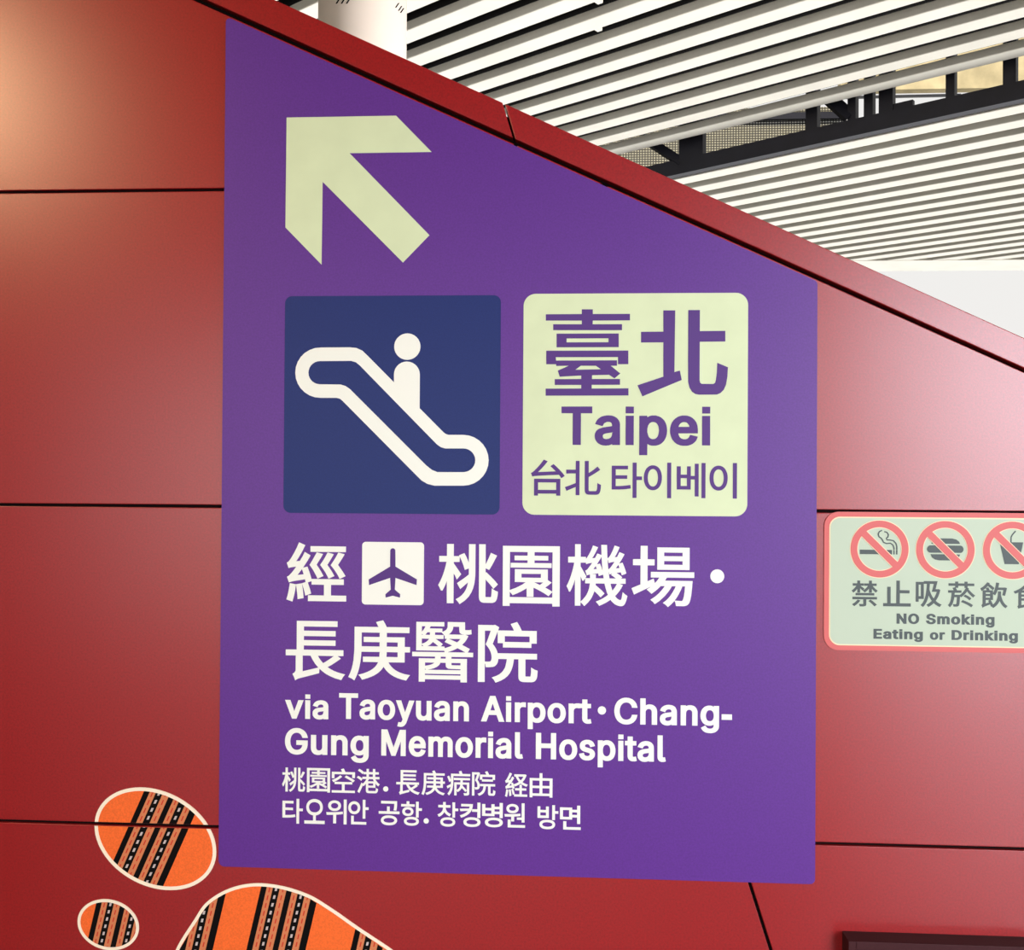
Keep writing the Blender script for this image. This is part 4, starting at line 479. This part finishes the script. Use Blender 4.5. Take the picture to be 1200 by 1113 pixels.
# ------------------------------------------------------------------ the direction sign
SF = D-0.003                          # face of the sign plate
s_left, s_right = -0.3508*D, 0.2312*D
s_bot = CAM.z-0.3818*D
sign = thing('direction_sign', 'large purple wayfinding sign with sloping top on the red wall', 'sign', ((s_left+s_right)/2, D, s_bot))
b = bmesh.new()
gap = 0.004
pts = [(s_left, s_bot), (s_right, s_bot), (s_right, top_wall(s_right)-gap), (s_left, top_wall(s_left)-gap)]
prism(b, round_poly(pts, [0.012, 0.010, 0.010, 0.008]), SF, D-0.0002, 0, 0.0007)
done(b, 'sign_panel', [PURPLE], sign)
F1 = SF-0.0006
F2 = F1-0.0006
F3 = F2-0.0006
shape('arrow', [px_poly([(336.4, 138.4), (464.5, 136.2), (506, 178.6), (410, 180), (503.5, 276), (472.5, 308), (378.5, 213.5), (377.3, 310.5), (335, 267)])],
      F1, 0.0006, GLOW, sign, 'pale green white arrow pointing up to the left')
# escalator pictogram
r = px_rect(333.6, 346.7, 586.4, 601.8)
esc = shape('escalator_panel', [round_rect(*r, 0.016)], F1, 0.0006, NAVY, sign, 'dark blue square with the escalator pictogram')
def E(x, y):                          # picked in the enlarged pictogram
    return wall_xz(320+x/3.8367, 330+y/3.8367)
def bow(cx, cy, rad, a0, a1, n=14):
    return [(cx+rad*math.cos(math.radians(a0+(a1-a0)*i/n)), cy+rad*math.sin(math.radians(a0+(a1-a0)*i/n))) for i in range(n+1)]
outer = bow(215, 410, 113, 270, 90)                        # left loop, over the top to the bottom
outer += [(288, 523), (303, 527), (316, 538)] + [(640, 865), (668, 893), (695, 909), (727, 917)]
outer += bow(856, 803, 114, 90, -90) + [(790, 689), (780, 686), (770, 680)]
outer += [(424, 331), (403, 311), (376, 299), (347, 296)]
outer = [E(*p) for p in outer]
inner = bow(213, 410, 52, 270, 90) + [(305, 463), (328, 470), (348, 484), (690, 826), (715, 846), (740, 856)]
inner += bow(857, 803, 53, 90, -90) + [(775, 750), (755, 744), (738, 732), (392, 378), (374, 363), (352, 357)]
inner = [E(*p) for p in inner]
shape('escalator_symbol', [outer, inner], F2, 0.0006, LETTER, esc)
rider = [E(*p) for p in [(545, 500), (545, 418)] + bow(603, 418, 58, 180, 360) + [(661, 418), (660, 600), (600, 580)]]
shape('rider_body', [rider], F2-0.00005, 0.0006, LETTER, esc)
hx, hz = E(605, 293)
shape('rider_head', [circle(hx, hz, 60/3.8367*D/FPX*1.0, 40)], F2, 0.0006, LETTER, esc)
# destination panel
r = px_rect(613, 344, 875.9, 604)
dest = shape('destination_panel', [round_rect(*r, 0.026)], F1, 0.0006, GLOW, sign, 'pale square naming the city in purple lettering')
def T1(x, y): return wall_xz(630+x/9.275, 355+y/9.275)
def T2(x, y): return wall_xz(740+x/9.275, 355+y/9.275)
tai = [[(480, 72), (600, 72), (600, 123), (1003, 121), (1003, 192), (600, 194), (598, 234), (917, 233), (917, 298), (170, 298), (170, 234), (480, 234), (480, 194), (90, 194), (90, 126), (480, 123)],
       [(207, 336), (881, 334), (881, 482), (207, 484)], [(315, 388), (770, 386), (770, 429), (315, 430)],
       [(95, 521), (985, 519), (985, 667), (873, 667), (873, 590), (198, 591), (201, 628), (862, 625), (862, 684), (795, 684), (898, 768), (835, 821), (775, 782), (592, 787), (590, 828), (895, 827),
        (895, 890), (588, 891), (588, 931), (987, 929), (987, 1007), (88, 1009), (88, 932), (474, 931), (474, 892), (187, 892), (187, 829), (474, 828), (474, 790), (240, 803), (220, 737), (338, 684), (203, 686), (201, 668), (95, 668)],
       [(410, 728), (470, 684), (632, 684), (688, 722)]]
shape('character', [[T1(*p) for p in c] for c in tai], F2, 0.0006, INK, dest)
north = [[(345, 83), (474, 83), (465, 752), (524, 737), (545, 838), (118, 1016), (64, 896), (345, 802), (345, 430), (103, 432), (103, 316), (345, 314)],
         [(616, 80), (742, 80), (740, 308), (1017, 305), (1017, 421), (740, 424), (738, 840), (744, 868), (760, 880), (885, 882), (905, 870), (915, 840), (925, 760), (930, 652), (1046, 700),
          (1040, 800), (1025, 890), (1000, 945), (965, 980), (925, 997), (730, 998), (690, 990), (655, 965), (628, 920), (614, 860), (613, 600)]]
shape('character', [[T2(*p) for p in c] for c in north], F2, 0.0006, INK, dest)
lettering([('Taipei', (657.9, 476.5, 832, 521.6), BOLD)], F2, INK, dest)
lettering([('台_thin', (622.2, 538.5, 661.8, 580.7)), ('北_thin', (662, 540, 704.3, 580.2)),
          ('타_thin', (716.8, 542, 752.2, 583.3)), ('이_thin', (754.3, 542, 786.4, 583.6)), ('베_thin', (792.9, 542.4, 826.5, 583.6)),
          ('이_thin', (831.2, 542.4, 863.3, 584))], F2, INK, dest)
# via lines
lettering([('經', (336.3, 635.4, 406.3, 705)), ('桃', (513.7, 637.3, 583.7, 707.7)), ('園', (589.3, 639.6, 656, 710)),
          ('機', (664, 637.7, 735.3, 710)), ('場', (740, 639.6, 813.3, 711))], F1, LETTER, sign)
o = link('separator_dot', dot_mesh(840.3, 675, 8, F1), sign, [LETTER])
r = px_rect(424.6, 635, 497, 708.4)
ab = shape('airport_badge', [round_rect(*r, 0.008)], F1, 0.0006, LETTER, sign, 'white square with a purple aeroplane')
def A(x, y):
    return wall_xz(400+x/5.4545, 620+y/5.4545)
half = [(348, 134), (348, 238), (485, 320), (482, 356), (348, 310), (344, 385), (378, 414), (377, 436), (331, 424)]
plane = bow(331, 137, 16, 270, 360, 6)[1:] + half[1:] + [(662-x, y) for x, y in reversed(half[:-1])][:-1] + bow(331, 137, 16, 180, 270, 6)
shape('aeroplane', [[A(*p) for p in plane]], F2, 0.0006, INK, ab)
lettering([('長', (335.4, 727.3, 405, 797.3)), ('庚', (408.7, 726.4, 481, 797.3)), ('醫', (483.3, 728.3, 554.7, 798.7)),
          ('院', (560.3, 728.3, 630.3, 799.7))], F1, LETTER, sign)
lettering([('via', (334.5, 813.2, 385.3, 841.8), BOLD), ('Taoyuan', (397.7, 813, 549.8, 843.2), BOLD),
          ('Airport', (563.8, 815.9, 693.2, 846), BOLD), ('Chang', (719.8, 818.3, 842.4, 849), BOLD)], F1, LETTER, sign)
shape('hyphen', [px_poly([(845.4, 836.4), (857.5, 836.6), (857.5, 843), (845.4, 842.8)])], F1, 0.0006, LETTER, sign)
link('separator_dot', dot_mesh(705.3, 831.9, 4.8, F1), sign, [LETTER])
lettering([('Gung', (334.5, 853.6, 432.5, 884), BOLD), ('Memorial', (447.2, 855.8, 613, 886.6), BOLD),
          ('Hospital', (628, 859.6, 780.2, 890.4), BOLD)], F1, LETTER, sign)
def row(word, x0, x1, ya, yb, drop):
    n = len(word); out = []; adv = (x1-x0)/n
    for k, ch in enumerate(word):
        t = (k+0.5)/n
        out.append((ch+'_small', (x0+k*adv+adv*0.035, ya+drop*t, x0+(k+1)*adv-adv*0.035, yb+drop*t)))
    return out
lettering(row('桃園空港', 330, 446.5, 898.6, 927, 2) + row('長庚病院', 463.6, 581.8, 901.6, 930.6, 1.5) + row('経由', 591, 648.5, 904.6, 933, 1), F1, LETTER, sign)
link('separator_dot', dot_mesh(452.4, 923.8, 3.1, F1), sign, [LETTER])
lettering(row('타오위안', 330.6, 433.2, 935, 964, 1.5) + row('공항', 443.2, 495.6, 937.6, 966, 1) + row('창컹병원', 512, 616.4, 939, 967.6, 1.5)
          + row('방면', 629, 681.5, 942.4, 970.6, 1), F1, LETTER, sign)
link('separator_dot', dot_mesh(499.7, 961.2, 3.1, F1), sign, [LETTER])

# ------------------------------------------------------------------ the prohibition sign
px0, pz0, px1, pz1 = px_rect(965.3, 600.4, 1249, 763.6)
notice = thing('prohibition_sign', 'pale green no smoking notice with a coral border right of the purple sign', 'sign', ((px0+px1)/2, D, pz0))
b = bmesh.new()
prism(b, round_rect(px0, pz0, px1, pz1, 0.030), D-0.0025, D-0.0002, 0, 0.0006)
done(b, 'border_plate', [SIGN_RED], notice)['label'] = 'coral red rounded border'
G0 = D-0.0025
e = 7.1*D/FPX
shape('border_line', [round_rect(px0+e-0.0025, pz0+e-0.0025, px1-e+0.0025, pz1-e+0.0025, 0.0225)], G0-0.0005, 0.0005, SIGN_EDGE, notice)
shape('notice_panel', [round_rect(px0+e, pz0+e, px1-e, pz1-e, 0.020)], G0-0.001, 0.0005, SIGN_PALE, notice)
G1, G2, G3 = G0-0.0015, G0-0.0020, G0-0.0025
PX = D/FPX
def icon(cx, cy, name, build):
    x, z = wall_xz(cx, cy)
    ro, ri = 32.6*PX, 25.0*PX
    g = build(x, z)
    ring = shape('prohibition_ring', [circle(x, z, ro, 64), circle(x, z, ri, 64)], G2, 0.0005, SIGN_RED, notice)
    shape('ring_edge', [circle(x, z, ro+0.0016, 64), circle(x, z, ri-0.0014, 64)], G1, 0.0005, SIGN_EDGE, ring)
    q = 3.9*PX; L = 26*PX; k = math.sqrt(0.5)
    def bar(h): return [(x+(-L*k)+h*k, z+L*k+h*k), (x+L*k+h*k, z-L*k+h*k), (x+L*k-h*k, z-L*k-h*k), (x-L*k-h*k, z+L*k-h*k)]
    shape('slash_edge', [bar(q+0.0014)], G2+0.0002, 0.0005, SIGN_EDGE, ring)
    shape('prohibition_slash', [bar(q)], G3+0.0002, 0.0005, SIGN_RED, ring)
    o = link(name, join(g, name), notice, [SIGN_GREY])
def off(x, z, pts, s=PX):
    return [(x+p[0]*s, z-p[1]*s) for p in pts]
def strip(pts, w):
    L, R = [], []
    for i, p in enumerate(pts):
        a = Vector(pts[max(0, i-1)]); c = Vector(pts[min(len(pts)-1, i+1)])
        t = (c-a).normalized(); nrm = Vector((-t.y, t.x))*w/2
        L.append((p[0]+nrm.x, p[1]+nrm.y)); R.append((p[0]-nrm.x, p[1]-nrm.y))
    return L+R[::-1]
def cigarette(x, z):
    S = 1/5.4545
    P = lambda pts: off(x, z, [((a-273)*S, (c-235)*S) for a, c in pts])
    out = [filled([P(q)], G1-0.0001, 0.0005) for q in (
        [(153, 240), (350, 240), (350, 268), (153, 268)], [(358, 240), (366, 240), (366, 268), (358, 268)], [(374, 240), (383, 240), (383, 268), (374, 268)])]
    loop = bow(297, 148, 32, 250, 90, 12)[::1]
    smoke1 = [(288, 118), (272, 126), (265, 142), (270, 158), (284, 168), (292, 180), (298, 193), (316, 200), (340, 198), (354, 208), (361, 224), (362, 238)]
    smoke2 = [(302, 126), (318, 130), (327, 144), (325, 158), (315, 168), (318, 177), (336, 178), (358, 182), (373, 198), (379, 218), (379, 238)]
    return out+[filled([P(strip(q, 8))], G1-0.0001, 0.0005) for q in (smoke1, smoke2)]
def burger(x, z):
    S = 1/5.4545
    P = lambda pts: off(x, z, [((a-694)*S, (c-239)*S) for a, c in pts])
    top = [(608, 203), (616, 188), (634, 175), (660, 169), (735, 169), (760, 175), (777, 188), (784, 203)]
    mid = [(600, 213), (790, 213)] + bow(781, 236, 24, -70, 70, 8) + [(600, 259)] + bow(607, 236, 24, 110, 250, 8)
    low = [(604, 268), (784, 268), (776, 288), (756, 303), (732, 306), (656, 306), (632, 301), (613, 288)]
    return [filled([P(q)], G1-0.0001, 0.0005) for q in (top, mid, low)]
def cup(x, z):
    S = 1/5.4545
    P = lambda pts: off(x, z, [((a-1125)*S, (c-242)*S) for a, c in pts])
    return [filled([P([(1048, 192), (1190, 192), (1163, 328), (1078, 328)])], G1-0.0001, 0.0005),
            filled([P(strip([(1116, 192), (1117, 160), (1124, 146), (1144, 122)], 8))], G1-0.0001, 0.0005)]
icon(1030, 643.1, 'cigarette', cigarette)
icon(1107, 643.8, 'burger', burger)
icon(1185.5, 644.6, 'drink_cup', cup)
lettering([('禁', (997.3, 680, 1028, 710.3)), ('止', (1034.3, 680, 1066.7, 710.2)), ('吸', (1072.5, 680.6, 1102.7, 711)),
          ('菸', (1110, 681.2, 1142, 711.4)), ('飲', (1148, 682, 1180, 712.2)), ('食', (1186.7, 682.6, 1218, 713))], G1, SIGN_GREY, notice, 0.0005)
lettering([('NO', (1050, 718.6, 1076.4, 730.6), HEAVY), ('Smoking', (1084.5, 719.4, 1164.6, 731.4), HEAVY)], G1, SIGN_GREY, notice, 0.0005)
lettering([('Eating', (1023, 736.8, 1080.8, 748.4), HEAVY), ('or', (1089, 738, 1106.6, 749.2), HEAVY),
          ('Drinking', (1114.4, 738.4, 1191.9, 750), HEAVY)], G1, SIGN_GREY, notice, 0.0005)

# ------------------------------------------------------------------ woven-pattern pebbles on the cladding
def ellipse_px(cx, cy, hx, hy, cov, n=72):
    # covariance square root of a rotated ellipse
    a, c = hx*hx, hy*hy
    l11 = math.sqrt(a); l21 = cov/l11; l22 = math.sqrt(c-l21*l21)
    return [(cx+l11*math.cos(t), cy+l21*math.cos(t)+l22*math.sin(t)) for t in (2*math.pi*i/n for i in range(n))]
def spline_px(pts, n=7):
    out = []; m = len(pts)
    for i in range(m):
        p0, p1, p2, p3 = (Vector(pts[(i+k-1) % m]) for k in range(4))
        for k in range(n):
            t = k/n
            q = 0.5*((2*p1)+(p2-p0)*t+(2*p0-5*p1+4*p2-p3)*t*t+(3*p1-p0-3*p2+p3)*t**3)
            out.append((q.x, q.y))
    return out
def inset(poly, d):
    poly = ccw(poly); out = []; n = len(poly)
    for i in range(n):
        a, c = Vector(poly[i-1]), Vector(poly[(i+1) % n])
        t = (c-a).normalized()
        out.append((poly[i][0]-t.y*d, poly[i][1]+t.x*d))
    return out
# one repeat across the weave, as shares of its width
WEAVE = [(0, 7, BLACK, None), (7, 14.5, TAN, DASH_RED), (14.5, 23, BLACK, DASH_WHITE), (23, 31.5, TAN, DASH_RED), (31.5, 38.5, BLACK, None),
         (38.5, 46, TAN, DASH_RED), (46, 55, BLACK, DASH_WHITE), (55, 63, TAN, DASH_RED), (63, 71.5, BLACK, None)]
WMATS = [BLACK, TAN, DASH_RED, DASH_WHITE]
def pebble(label, outline_px, bands, slope, scale, rim):
    """bands: photo x where a band of weave starts at photo height y; slope: dx per dy of the stripes"""
    outer = ccw(px_poly(outline_px))
    cx = sum(p[0] for p in outer)/len(outer); zb = min(p[1] for p in outer)
    root = thing('decorative_pebble', label, 'wall graphic', (cx, D, zb), 'orange woven pebbles on the red wall')
    inn = inset(outer, rim)
    cuts = []
    zs = [z for z in zj if min(p[1] for p in outer) < z < max(p[1] for p in outer)]
    def pieces(poly):
        ps = [poly]
        for z in zs:
            nx = []
            for p in ps:
                for q in (clip(p, 0, 1, z-JOINT-0.0012), clip(p, 0, -1, -(z+JOINT+0.0012))):
                    if q: nx.append(q)
            ps = nx
        return ps
    y1 = D-0.0012
    b1, b2, b3 = bmesh.new(), bmesh.new(), bmesh.new()
    n = len(outer)
    for i in range(n):
        j = (i+1) % n
        for q in pieces([outer[i], outer[j], inn[j], inn[i]]): prism(b1, q, y1-0.0006, D-0.0002)
    field = inset(outer, rim*0.9)
    for q in pieces(field): prism(b2, q, y1, D-0.0002)
    ylo = min(p[1] for p in outline_px)-4; yhi = max(p[1] for p in outline_px)+4
    for bx, by, w in bands:
        for u0_, u1_, m, dash in WEAVE:
            xa, xb = bx+(u0_)*scale*w, bx+(u1_)*scale*w
            quad = ccw(px_poly([(xa+(ylo-by)*slope, ylo), (xb+(ylo-by)*slope, ylo), (xb+(yhi-by)*slope, yhi), (xa+(yhi-by)*slope, yhi)]))
            def inside(poly):                     # clip against the convex field
                f = ccw(field); p = poly
                for i in range(len(f)):
                    a, c = f[i-1], f[i]
                    p = clip(p, (c[1]-a[1]), -(c[0]-a[0]), (c[1]-a[1])*a[0]-(c[0]-a[0])*a[1])
                    if not p: return []
                return p
            for q in pieces(inside(quad)) if inside(quad) else []:
                prism(b3, q, y1-0.0002, y1, WMATS.index(m))
            if dash:
                per, frac, wd = (9.4, 0.62, 1.5) if dash is DASH_RED else (9.4, 0.45, 2.6)
                xm = (xa+xb)/2
                y = ylo
                while y < yhi:
                    ya, yb = y, y+per*frac*scale
                    h = wd*scale/2
                    dq = ccw(px_poly([(xm-h+(ya-by)*slope, ya), (xm+h+(ya-by)*slope, ya), (xm+h+(yb-by)*slope, yb), (xm-h+(yb-by)*slope, yb)]))
                    dq = inside(dq)
                    for q in pieces(dq) if dq else []:
                        prism(b3, q, y1-0.0004, y1, WMATS.index(dash))
                    y += per*scale
    done(b2, 'orange_field', [ORANGE], root)
    done(b3, 'woven_stripes', WMATS, root)
    done(b1, 'outline', [CREAM], root)
    return root
pebble('middle-sized orange oval with one striped band, touching the purple sign\'s lower left corner', ellipse_px(182.4, 982.4, 71.3, 60.2, 1080),
       [(151.8, 966, 1)], -0.443, 1.0, 4.3*PX)
pebble('smallest orange oval with black stripes, at the lower left below the middle-sized oval', ellipse_px(127.2, 1083, 36, 30, 130),
       [(108.5, 1078, 1)], -0.235, 0.90, 3.6*PX)
pebble('largest orange pebble with three striped bands, cut off by the bottom edge', spline_px(
    [(206, 1113), (227.5, 1077.5), (242.5, 1056.5), (268, 1041), (298, 1034.5), (330, 1037.5), (362.5, 1048), (390, 1064.5), (420, 1085.5), (461, 1113), (498, 1142), (518, 1180), (505, 1228), (450, 1262), (370, 1272), (290, 1258), (232, 1228), (202, 1190), (197, 1148)]),
       [(297, 1078, 1), (188.2, 1078, 1), (413.5, 1101, 1)], -0.235, 0.97, 3.8*PX)

# ------------------------------------------------------------------ dark metal box at the foot of the wall
bx0, bz1 = wall_xz(987, 1090.5)
bx1 = bx0+1.1; bz0 = bz1-0.75
cab = thing('wall_box', 'dark maroon metal box on the red wall at the lower right corner', 'box', ((bx0+bx1)/2, D, bz0))
b = bmesh.new()
yb = D-0.05
fr = 0.016
for q in ([(bx0, bz0), (bx0+fr, bz0), (bx0+fr, bz1), (bx0, bz1)], [(bx1-fr, bz0), (bx1, bz0), (bx1, bz1), (bx1-fr, bz1)],
          [(bx0+fr, bz0), (bx1-fr, bz0), (bx1-fr, bz0+fr), (bx0+fr, bz0+fr)], [(bx0+fr, bz1-fr), (bx1-fr, bz1-fr), (bx1-fr, bz1), (bx0+fr, bz1)]):
    prism(b, q, yb, D-0.0002, 0, 0.0012)
done(b, 'frame', [BOX_DARK], cab)
b = bmesh.new()
prism(b, [(bx0+fr-0.001, bz0+fr-0.001), (bx1-fr+0.001, bz0+fr-0.001), (bx1-fr+0.001, bz1-fr+0.001), (bx0+fr-0.001, bz1-fr+0.001)], yb+0.006, D-0.001)
done(b, 'front_panel', [BOX_DARK], cab)

# ------------------------------------------------------------------ the column behind the wall
def tube(bm, cx, cy, r, z0, z1, n=64):
    lo = [bm.verts.new((cx+r*math.cos(2*math.pi*i/n), cy+r*math.sin(2*math.pi*i/n), z0)) for i in range(n)]
    hi = [bm.verts.new((v.co.x, v.co.y, z1)) for v in lo]
    for i in range(n):
        bm.faces.new((lo[i], lo[(i+1) % n], hi[(i+1) % n], hi[i]))
    bm.faces.new(list(reversed(lo))); bm.faces.new(hi)
yc = 4.9
pa, pb = on_y(373.5, 20, yc), on_y(476.8, 20, yc)
ccx, cr_ = (pa.x+pb.x)/2, (pb.x-pa.x)/2*0.985
colm = thing('round_column', 'round white painted column rising behind the top edge of the red wall', 'column', (ccx, yc, 0.0))
b = bmesh.new()
tube(b, ccx, yc, cr_, 0.0, CAM.z+H_UP-0.002)
o = done(b, 'shaft', [COLUMN], colm, True)
def mark(px, py, dx, dy, w):
    """a short slanted black slot lying on the shaft"""
    b = bmesh.new()
    def hit(qx, qy):
        d = ray(qx, qy)
        ox, oy = CAM.x-ccx, CAM.y-yc
        A_ = d.x**2+d.y**2; B_ = 2*(ox*d.x+oy*d.y); C_ = ox*ox+oy*oy-(cr_+0.002)**2
        disc = B_*B_-4*A_*C_
        return CAM+d*((-B_-math.sqrt(max(disc, 0)))/(2*A_))
    q = [hit(px-w, py), hit(px+w, py), hit(px+dx+w, py+dy), hit(px+dx-w, py+dy)]
    inw = [Vector((ccx+(p.x-ccx)*0.97, yc+(p.y-yc)*0.97, p.z)) for p in q]
    vf = [b.verts.new(p) for p in q]; vb = [b.verts.new(p) for p in inw]
    b.faces.new(vf); b.faces.new(vb[::-1])
    for i in range(4): b.faces.new((vf[i], vb[i], vb[(i+1) % 4], vf[(i+1) % 4]))
    done(b, 'mark', [BLACK], colm)  # short dark diagonal mark on the shaft
for px_, py_ in ((397.5, -1.5), (403.5, -1.5), (409.5, -1.5)): mark(px_, py_, -3.4, 5.6, 0.8)
for px_, py_ in ((467.5, 3.5), (471, 7), (473.2, 9.6)): mark(px_, py_, -3.6, 5.4, 0.7)

# ------------------------------------------------------------------ louvred ceiling
FAS = 12.05                            # plane of the far fascia
def s_far(c, yf):                      # s where the line at offset c reaches y = yf
    return (yf-SN.y*c)/SD.y
def louvre(name, label, h, edges, width, t, s0, s1, yfar, clip_s=None):
    root = thing(name, label, 'ceiling panel', (0, 0, 0))
    c = edges[0]; mid = SD*((s0+s1)/2)+SN*((edges[0]+edges[-1])/2)
    root.location = (mid.x, mid.y, CAM.z+h)
    for k, ce in enumerate(edges):
        b = bmesh.new()
        far = lambda cc: max(s0, s_far(cc, yfar))
        a0, a1 = far(ce-width), far(ce)
        slat_box(b, a0, a1, s1, s1, ce-width, ce, CAM.z+h, CAM.z+h+t)
        bmesh.ops.bevel(b, geom=[e for e in b.edges if abs((e.verts[0].co-e.verts[1].co).normalized().dot(SD)) > 0.99], offset=0.004, segments=1, affect='EDGES')
        done(b, 'slat', [SLAT], root)
    for k, ce in enumerate(edges[:-1]):
        if clip_s is None or not 6 <= k <= 8: continue
        b = bmesh.new()
        s_ = clip_s[k-6]
        slat_box(b, s_, s_, s_+0.035, s_+0.035, ce, ce+0.05, CAM.z+h+0.008, CAM.z+h+0.04)
        done(b, 'clip', [SLAT], root)
    for s in (-1.0, 2.2, 5.4):
        b = bmesh.new()
        slat_box(b, s, s, s+0.05, s+0.05, edges[0]-width, edges[-1]-0.01, CAM.z+h+t, CAM.z+h+t+0.05)
        done(b, 'carrier_rail', [STEEL], root)
    return root
UPW, LOWW = 0.142, 0.160
up_edges = [(2.574+0.10615*n)*H_UP for n in range(-15, 1)]
low_edges = [(2.966+0.11668*n)*H_LOW for n in range(0, 19)]
louvre('louvre_panel', 'nearer ceiling panel of wide white slats at the top, above the dark gap', H_UP, up_edges, UPW, 0.058, -7.5, 9.0, 9.4, [on_c(x, y, up_edges[k]).dot(SD) for x, y, k in ((693, 8, 6), (695, 37, 7), (695, 66, 8))])
louvre('louvre_panel', 'farther ceiling panel of closely spaced white slats below the dark gap', H_LOW, low_edges, LOWW, 0.062, -11.0, 9.0, FAS)
b = bmesh.new()
slat_box(b, -14, -14, 16, 16, up_edges[0]-16, up_edges[-1]-0.02, CAM.z+H_UP+0.115, CAM.z+H_UP+0.30)
structure(done(b, 'ceiling', [PLENUM]))
b = bmesh.new()
slat_box(b, s_far(7.6, FAS), s_far(low_edges[-1], FAS), 9, 9, 7.6, low_edges[-1]+0.4, CAM.z+H_LOW+0.118, CAM.z+H_LOW+0.16)
structure(done(b, 'ceiling', [PLENUM]))
# far fascia
b = bmesh.new()
fb = CAM.z+H_LOW-0.004
f1 = 4.86*H_LOW
box(b, (-2, FAS, fb), (16, f1, fb+0.35))
tag(recenter(done(b, 'fascia_beam', [SLAT]), (7, FAS, fb)), 'plain white edge beam closing the far end of the slatted ceiling', 'beam')

# dark steel between the two panels
cb = low_edges[0]-LOWW-0.10
zb0, zb1 = on_c(1080, 141.5, cb).z, on_c(1080, 121, cb).z
frame_loc = on_c(1000, 150, cb)
steel = thing('steel_beam', 'dark navy steel beam with upright posts between the two slatted panels', 'beam', frame_loc)
b = bmesh.new()
slat_box(b, -6, -6, 9, 9, cb, cb+0.08, zb0, zb1)
done(b, 'beam', [STEEL], steel)
def post(xa, xb, zt=None):
    ps = on_c(xa, 130, cb), on_c(xb, 130, cb)
    b = bmesh.new()
    sa, sb = ps[0].dot(SD), ps[1].dot(SD)
    slat_box(b, sa, sa, sb, sb, cb+0.01, cb+0.07, zb1-0.03, zt or CAM.z+H_UP+0.9)
    done(b, 'post', [STEEL], steel)
for xa, xb in ((795, 823), (943.5, 957), (992.5, 1002), (1011.5, 1022), (1029, 1045.5), (1107.5, 1118), (1174.5, 1190)): post(xa, xb)
b = bmesh.new()
for xa, xb, yt in ((1045, 1068.5, 121), (1068, 1080, 128.5)):
    sa, sb = on_c(xa, yt, cb).dot(SD), on_c(xb, yt, cb).dot(SD)
    slat_box(b, sa, sa, sb, sb, cb+0.02, cb+0.06, zb0+0.02, on_c(xa, yt, cb).z)
done(b, 'mounting_plate', [STEEL], steel)
def strut(name, p, q, w, mat, parent):
    d = (q-p).normalized()
    side = d.cross(Vector((0, 1, 0))).normalized()
    b = bmesh.new()
    vs = []
    for pt in (p, q):
        for a, c in ((-1, -1), (1, -1), (1, 1), (-1, 1)):
            vs.append(b.verts.new(pt+side*w/2*a+Vector((0, 0.03, 0))*c))
    b.faces.new(vs[0:4][::-1]); b.faces.new(vs[4:8])
    for i in range(4): b.faces.new((vs[i], vs[(i+1) % 4], vs[4+(i+1) % 4], vs[4+i]))
    return done(b, name, [mat], parent)
strut('brace', on_c(752, 160, cb+0.03), on_c(798, 190, cb+0.03), 0.07, STEEL, steel)
strut('brace', on_c(968, 112, cb+0.03), on_c(996, 137, cb+0.03), 0.09, STEEL, steel)

# wire mesh screen above the farther panel
ys = 10.2
x0, x1 = on_y(690, 150, ys).x, on_y(992, 150, ys).x
z0 = CAM.z+H_LOW+0.165
b = bmesh.new()
box(b, (x0, ys, z0), (x1, ys+0.01, z0+0.95))
mesh_screen = thing('mesh_screen', 'beige wire mesh screen seen through the gap between the slatted panels', 'screen', ((x0+x1)/2, ys, z0))
done(b, 'mesh_sheet', [MESHM], mesh_screen)
b = bmesh.new()
za, zc = on_y(940, 139.5, ys-0.03).z, on_y(940, 131.5, ys-0.03).z
box(b, (x0, ys-0.04, za), (x1, ys-0.0005, zc))
done(b, 'cross_bar', [STEEL], mesh_screen)

# stained concrete edge beyond the gap
yk = 11.3
x0, z0 = on_y(985, 104, yk).x, on_y(1100, 104, yk).z
x1, z1 = x0+3.6, on_y(1100, 30, yk).z
cbeam = thing('concrete_beam', 'cream stained concrete edge with a thin cable, showing through the gap at upper right', 'beam', ((x0+x1)/2, yk, z0))
b = bmesh.new()
box(b, (x0, yk, z0), (x1, yk+0.12, z1))
done(b, 'beam', [STONE], cbeam)
strut('cable', on_y(985, 114.5, yk-0.05), on_y(1125, 111.5, yk-0.05), 0.012, STEEL, cbeam)
